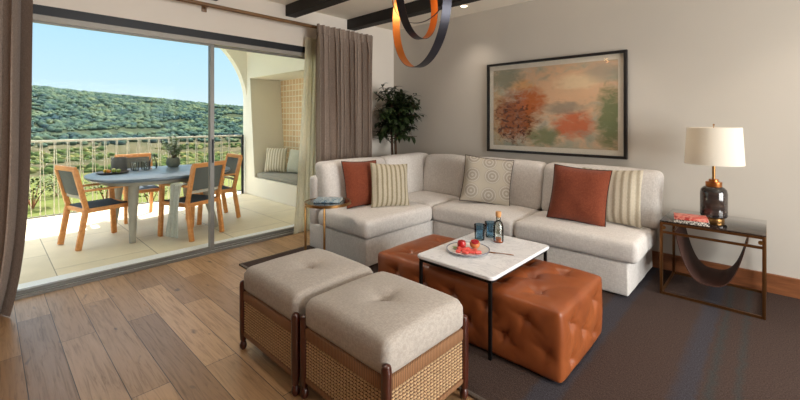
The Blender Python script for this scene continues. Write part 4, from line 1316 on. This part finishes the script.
obj('canopy', lathe(nb(), [(0, 0), (.06, 0), (.065, -.008), (.062, -.022), (0, -.025)][::-1], 28, (0, 0, ZC-PC.z)), M['black'], pe)
obj('lamp_holder', lathe(nb(), [(0, .17), (.02, .17), (.022, .26), (0, .262)], 18), M['black'], pe)
def emis(name, rgb, s):
    t = NT(name); t.b.inputs['Emission Color'].default_value = (*lin(rgb), 1); t.b.inputs['Emission Strength'].default_value = s; t.col(lin(rgb)); return t.m
obj('bulb', lathe(nb(), [(0, .09), (.02, .096), (.032, .12), (.024, .15), (.014, .17), (0, .17)], 20), emis('pendant_bulb', (255, 190, 120), 30), pe)

# ------------------------------------------------------------------ recessed lights
LD = emis('downlight_lens', (255, 226, 190), 9)
spots = [(-2.72, 4.02), (-1.3, 3.75), (.35, 3.75), (-3.3, 2.1), (-1.9, 1.15), (-.4, 2.1), (1.2, 3.1), (1.2, 1.2), (-2.4, -.4), (-.4, -.6)]  # first is the visible fitting; the rest are added out of view for fill
for i, (x, y) in enumerate(spots):
    t = thing('downlight', ('small round recessed downlight in the ceiling near the back corner' if i == 0 else 'unseen recessed downlight added to light the seating and floor'), 'ceiling light', (x, y, ZC), 0, None if i == 0 else 'added unseen downlights')
    obj('trim_ring', lathe(nb(), [(.04, -.001), (.055, -.001), (.055, -.006), (.04, -.004), (.04, -.001)], 32), plain('white_trim', (236, 232, 224), .5), t)
    obj('lens', lathe(nb(), [(0, -.0025), (.04, -.0025)], 24), LD, t)
    L = bpy.data.lights.new('downlight_beam', 'SPOT'); L.energy = (20, 40, 30, 70, 30, 60)[i] if i < 6 else (25, 25, 12, 12)[i-6]; L.color = (1, .88, .76); L.spot_size = rad(95); L.spot_blend = .9; L.shadow_soft_size = .05
    lo = bpy.data.objects.new('downlight_beam', L); C.objects.link(lo); lo.parent = t; lo.location = (0, 0, -.02)
# ------------------------------------------------------------------ daylight
S = bpy.data.lights.new('sun', 'SUN'); S.energy = 12.5; S.color = (1, .94, .84); S.angle = rad(.6)
s_ = bpy.data.objects.new('sun', S); C.objects.link(s_)
s_.rotation_euler = Vector((.36, -.6, -1)).to_track_quat('-Z', 'Y').to_euler()
A = bpy.data.lights.new('window_daylight', 'AREA'); A.shape = 'RECTANGLE'; A.size = 2.0; A.size_y = 3.1; A.energy = 270; A.color = (1, .98, .95)
a_ = bpy.data.objects.new('window_daylight', A); C.objects.link(a_); a_.location = (XR+.25, (WY0+WY1)/2, 1.35); a_.rotation_euler = (0, PI/2, 0)

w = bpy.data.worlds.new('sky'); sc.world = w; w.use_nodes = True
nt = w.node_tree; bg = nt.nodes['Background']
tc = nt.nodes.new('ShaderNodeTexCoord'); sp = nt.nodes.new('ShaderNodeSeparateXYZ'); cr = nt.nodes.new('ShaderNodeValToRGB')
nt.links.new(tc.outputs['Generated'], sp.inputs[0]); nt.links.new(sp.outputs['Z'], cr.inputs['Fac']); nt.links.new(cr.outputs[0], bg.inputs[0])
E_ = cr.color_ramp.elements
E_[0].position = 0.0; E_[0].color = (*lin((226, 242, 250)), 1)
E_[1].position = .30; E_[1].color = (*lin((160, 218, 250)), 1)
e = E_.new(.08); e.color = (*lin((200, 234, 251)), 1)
e = E_.new(.55); e.color = (3.0, 3.05, 3.1, 1)  # sky above the view is brightened to throw more light on the terrace
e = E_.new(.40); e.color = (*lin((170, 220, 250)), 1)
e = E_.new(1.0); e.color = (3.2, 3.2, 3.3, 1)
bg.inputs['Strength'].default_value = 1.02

sc.view_settings.view_transform = 'Standard'; sc.view_settings.look = 'None'
sc.view_settings.exposure = 0.14; sc.view_settings.gamma = 1; sc.view_settings.use_curve_mapping = False
sc.cycles.use_denoising = True
sc.cycles.max_bounces = 8; sc.cycles.transparent_max_bounces = 16; sc.cycles.sample_clamp_indirect = 4
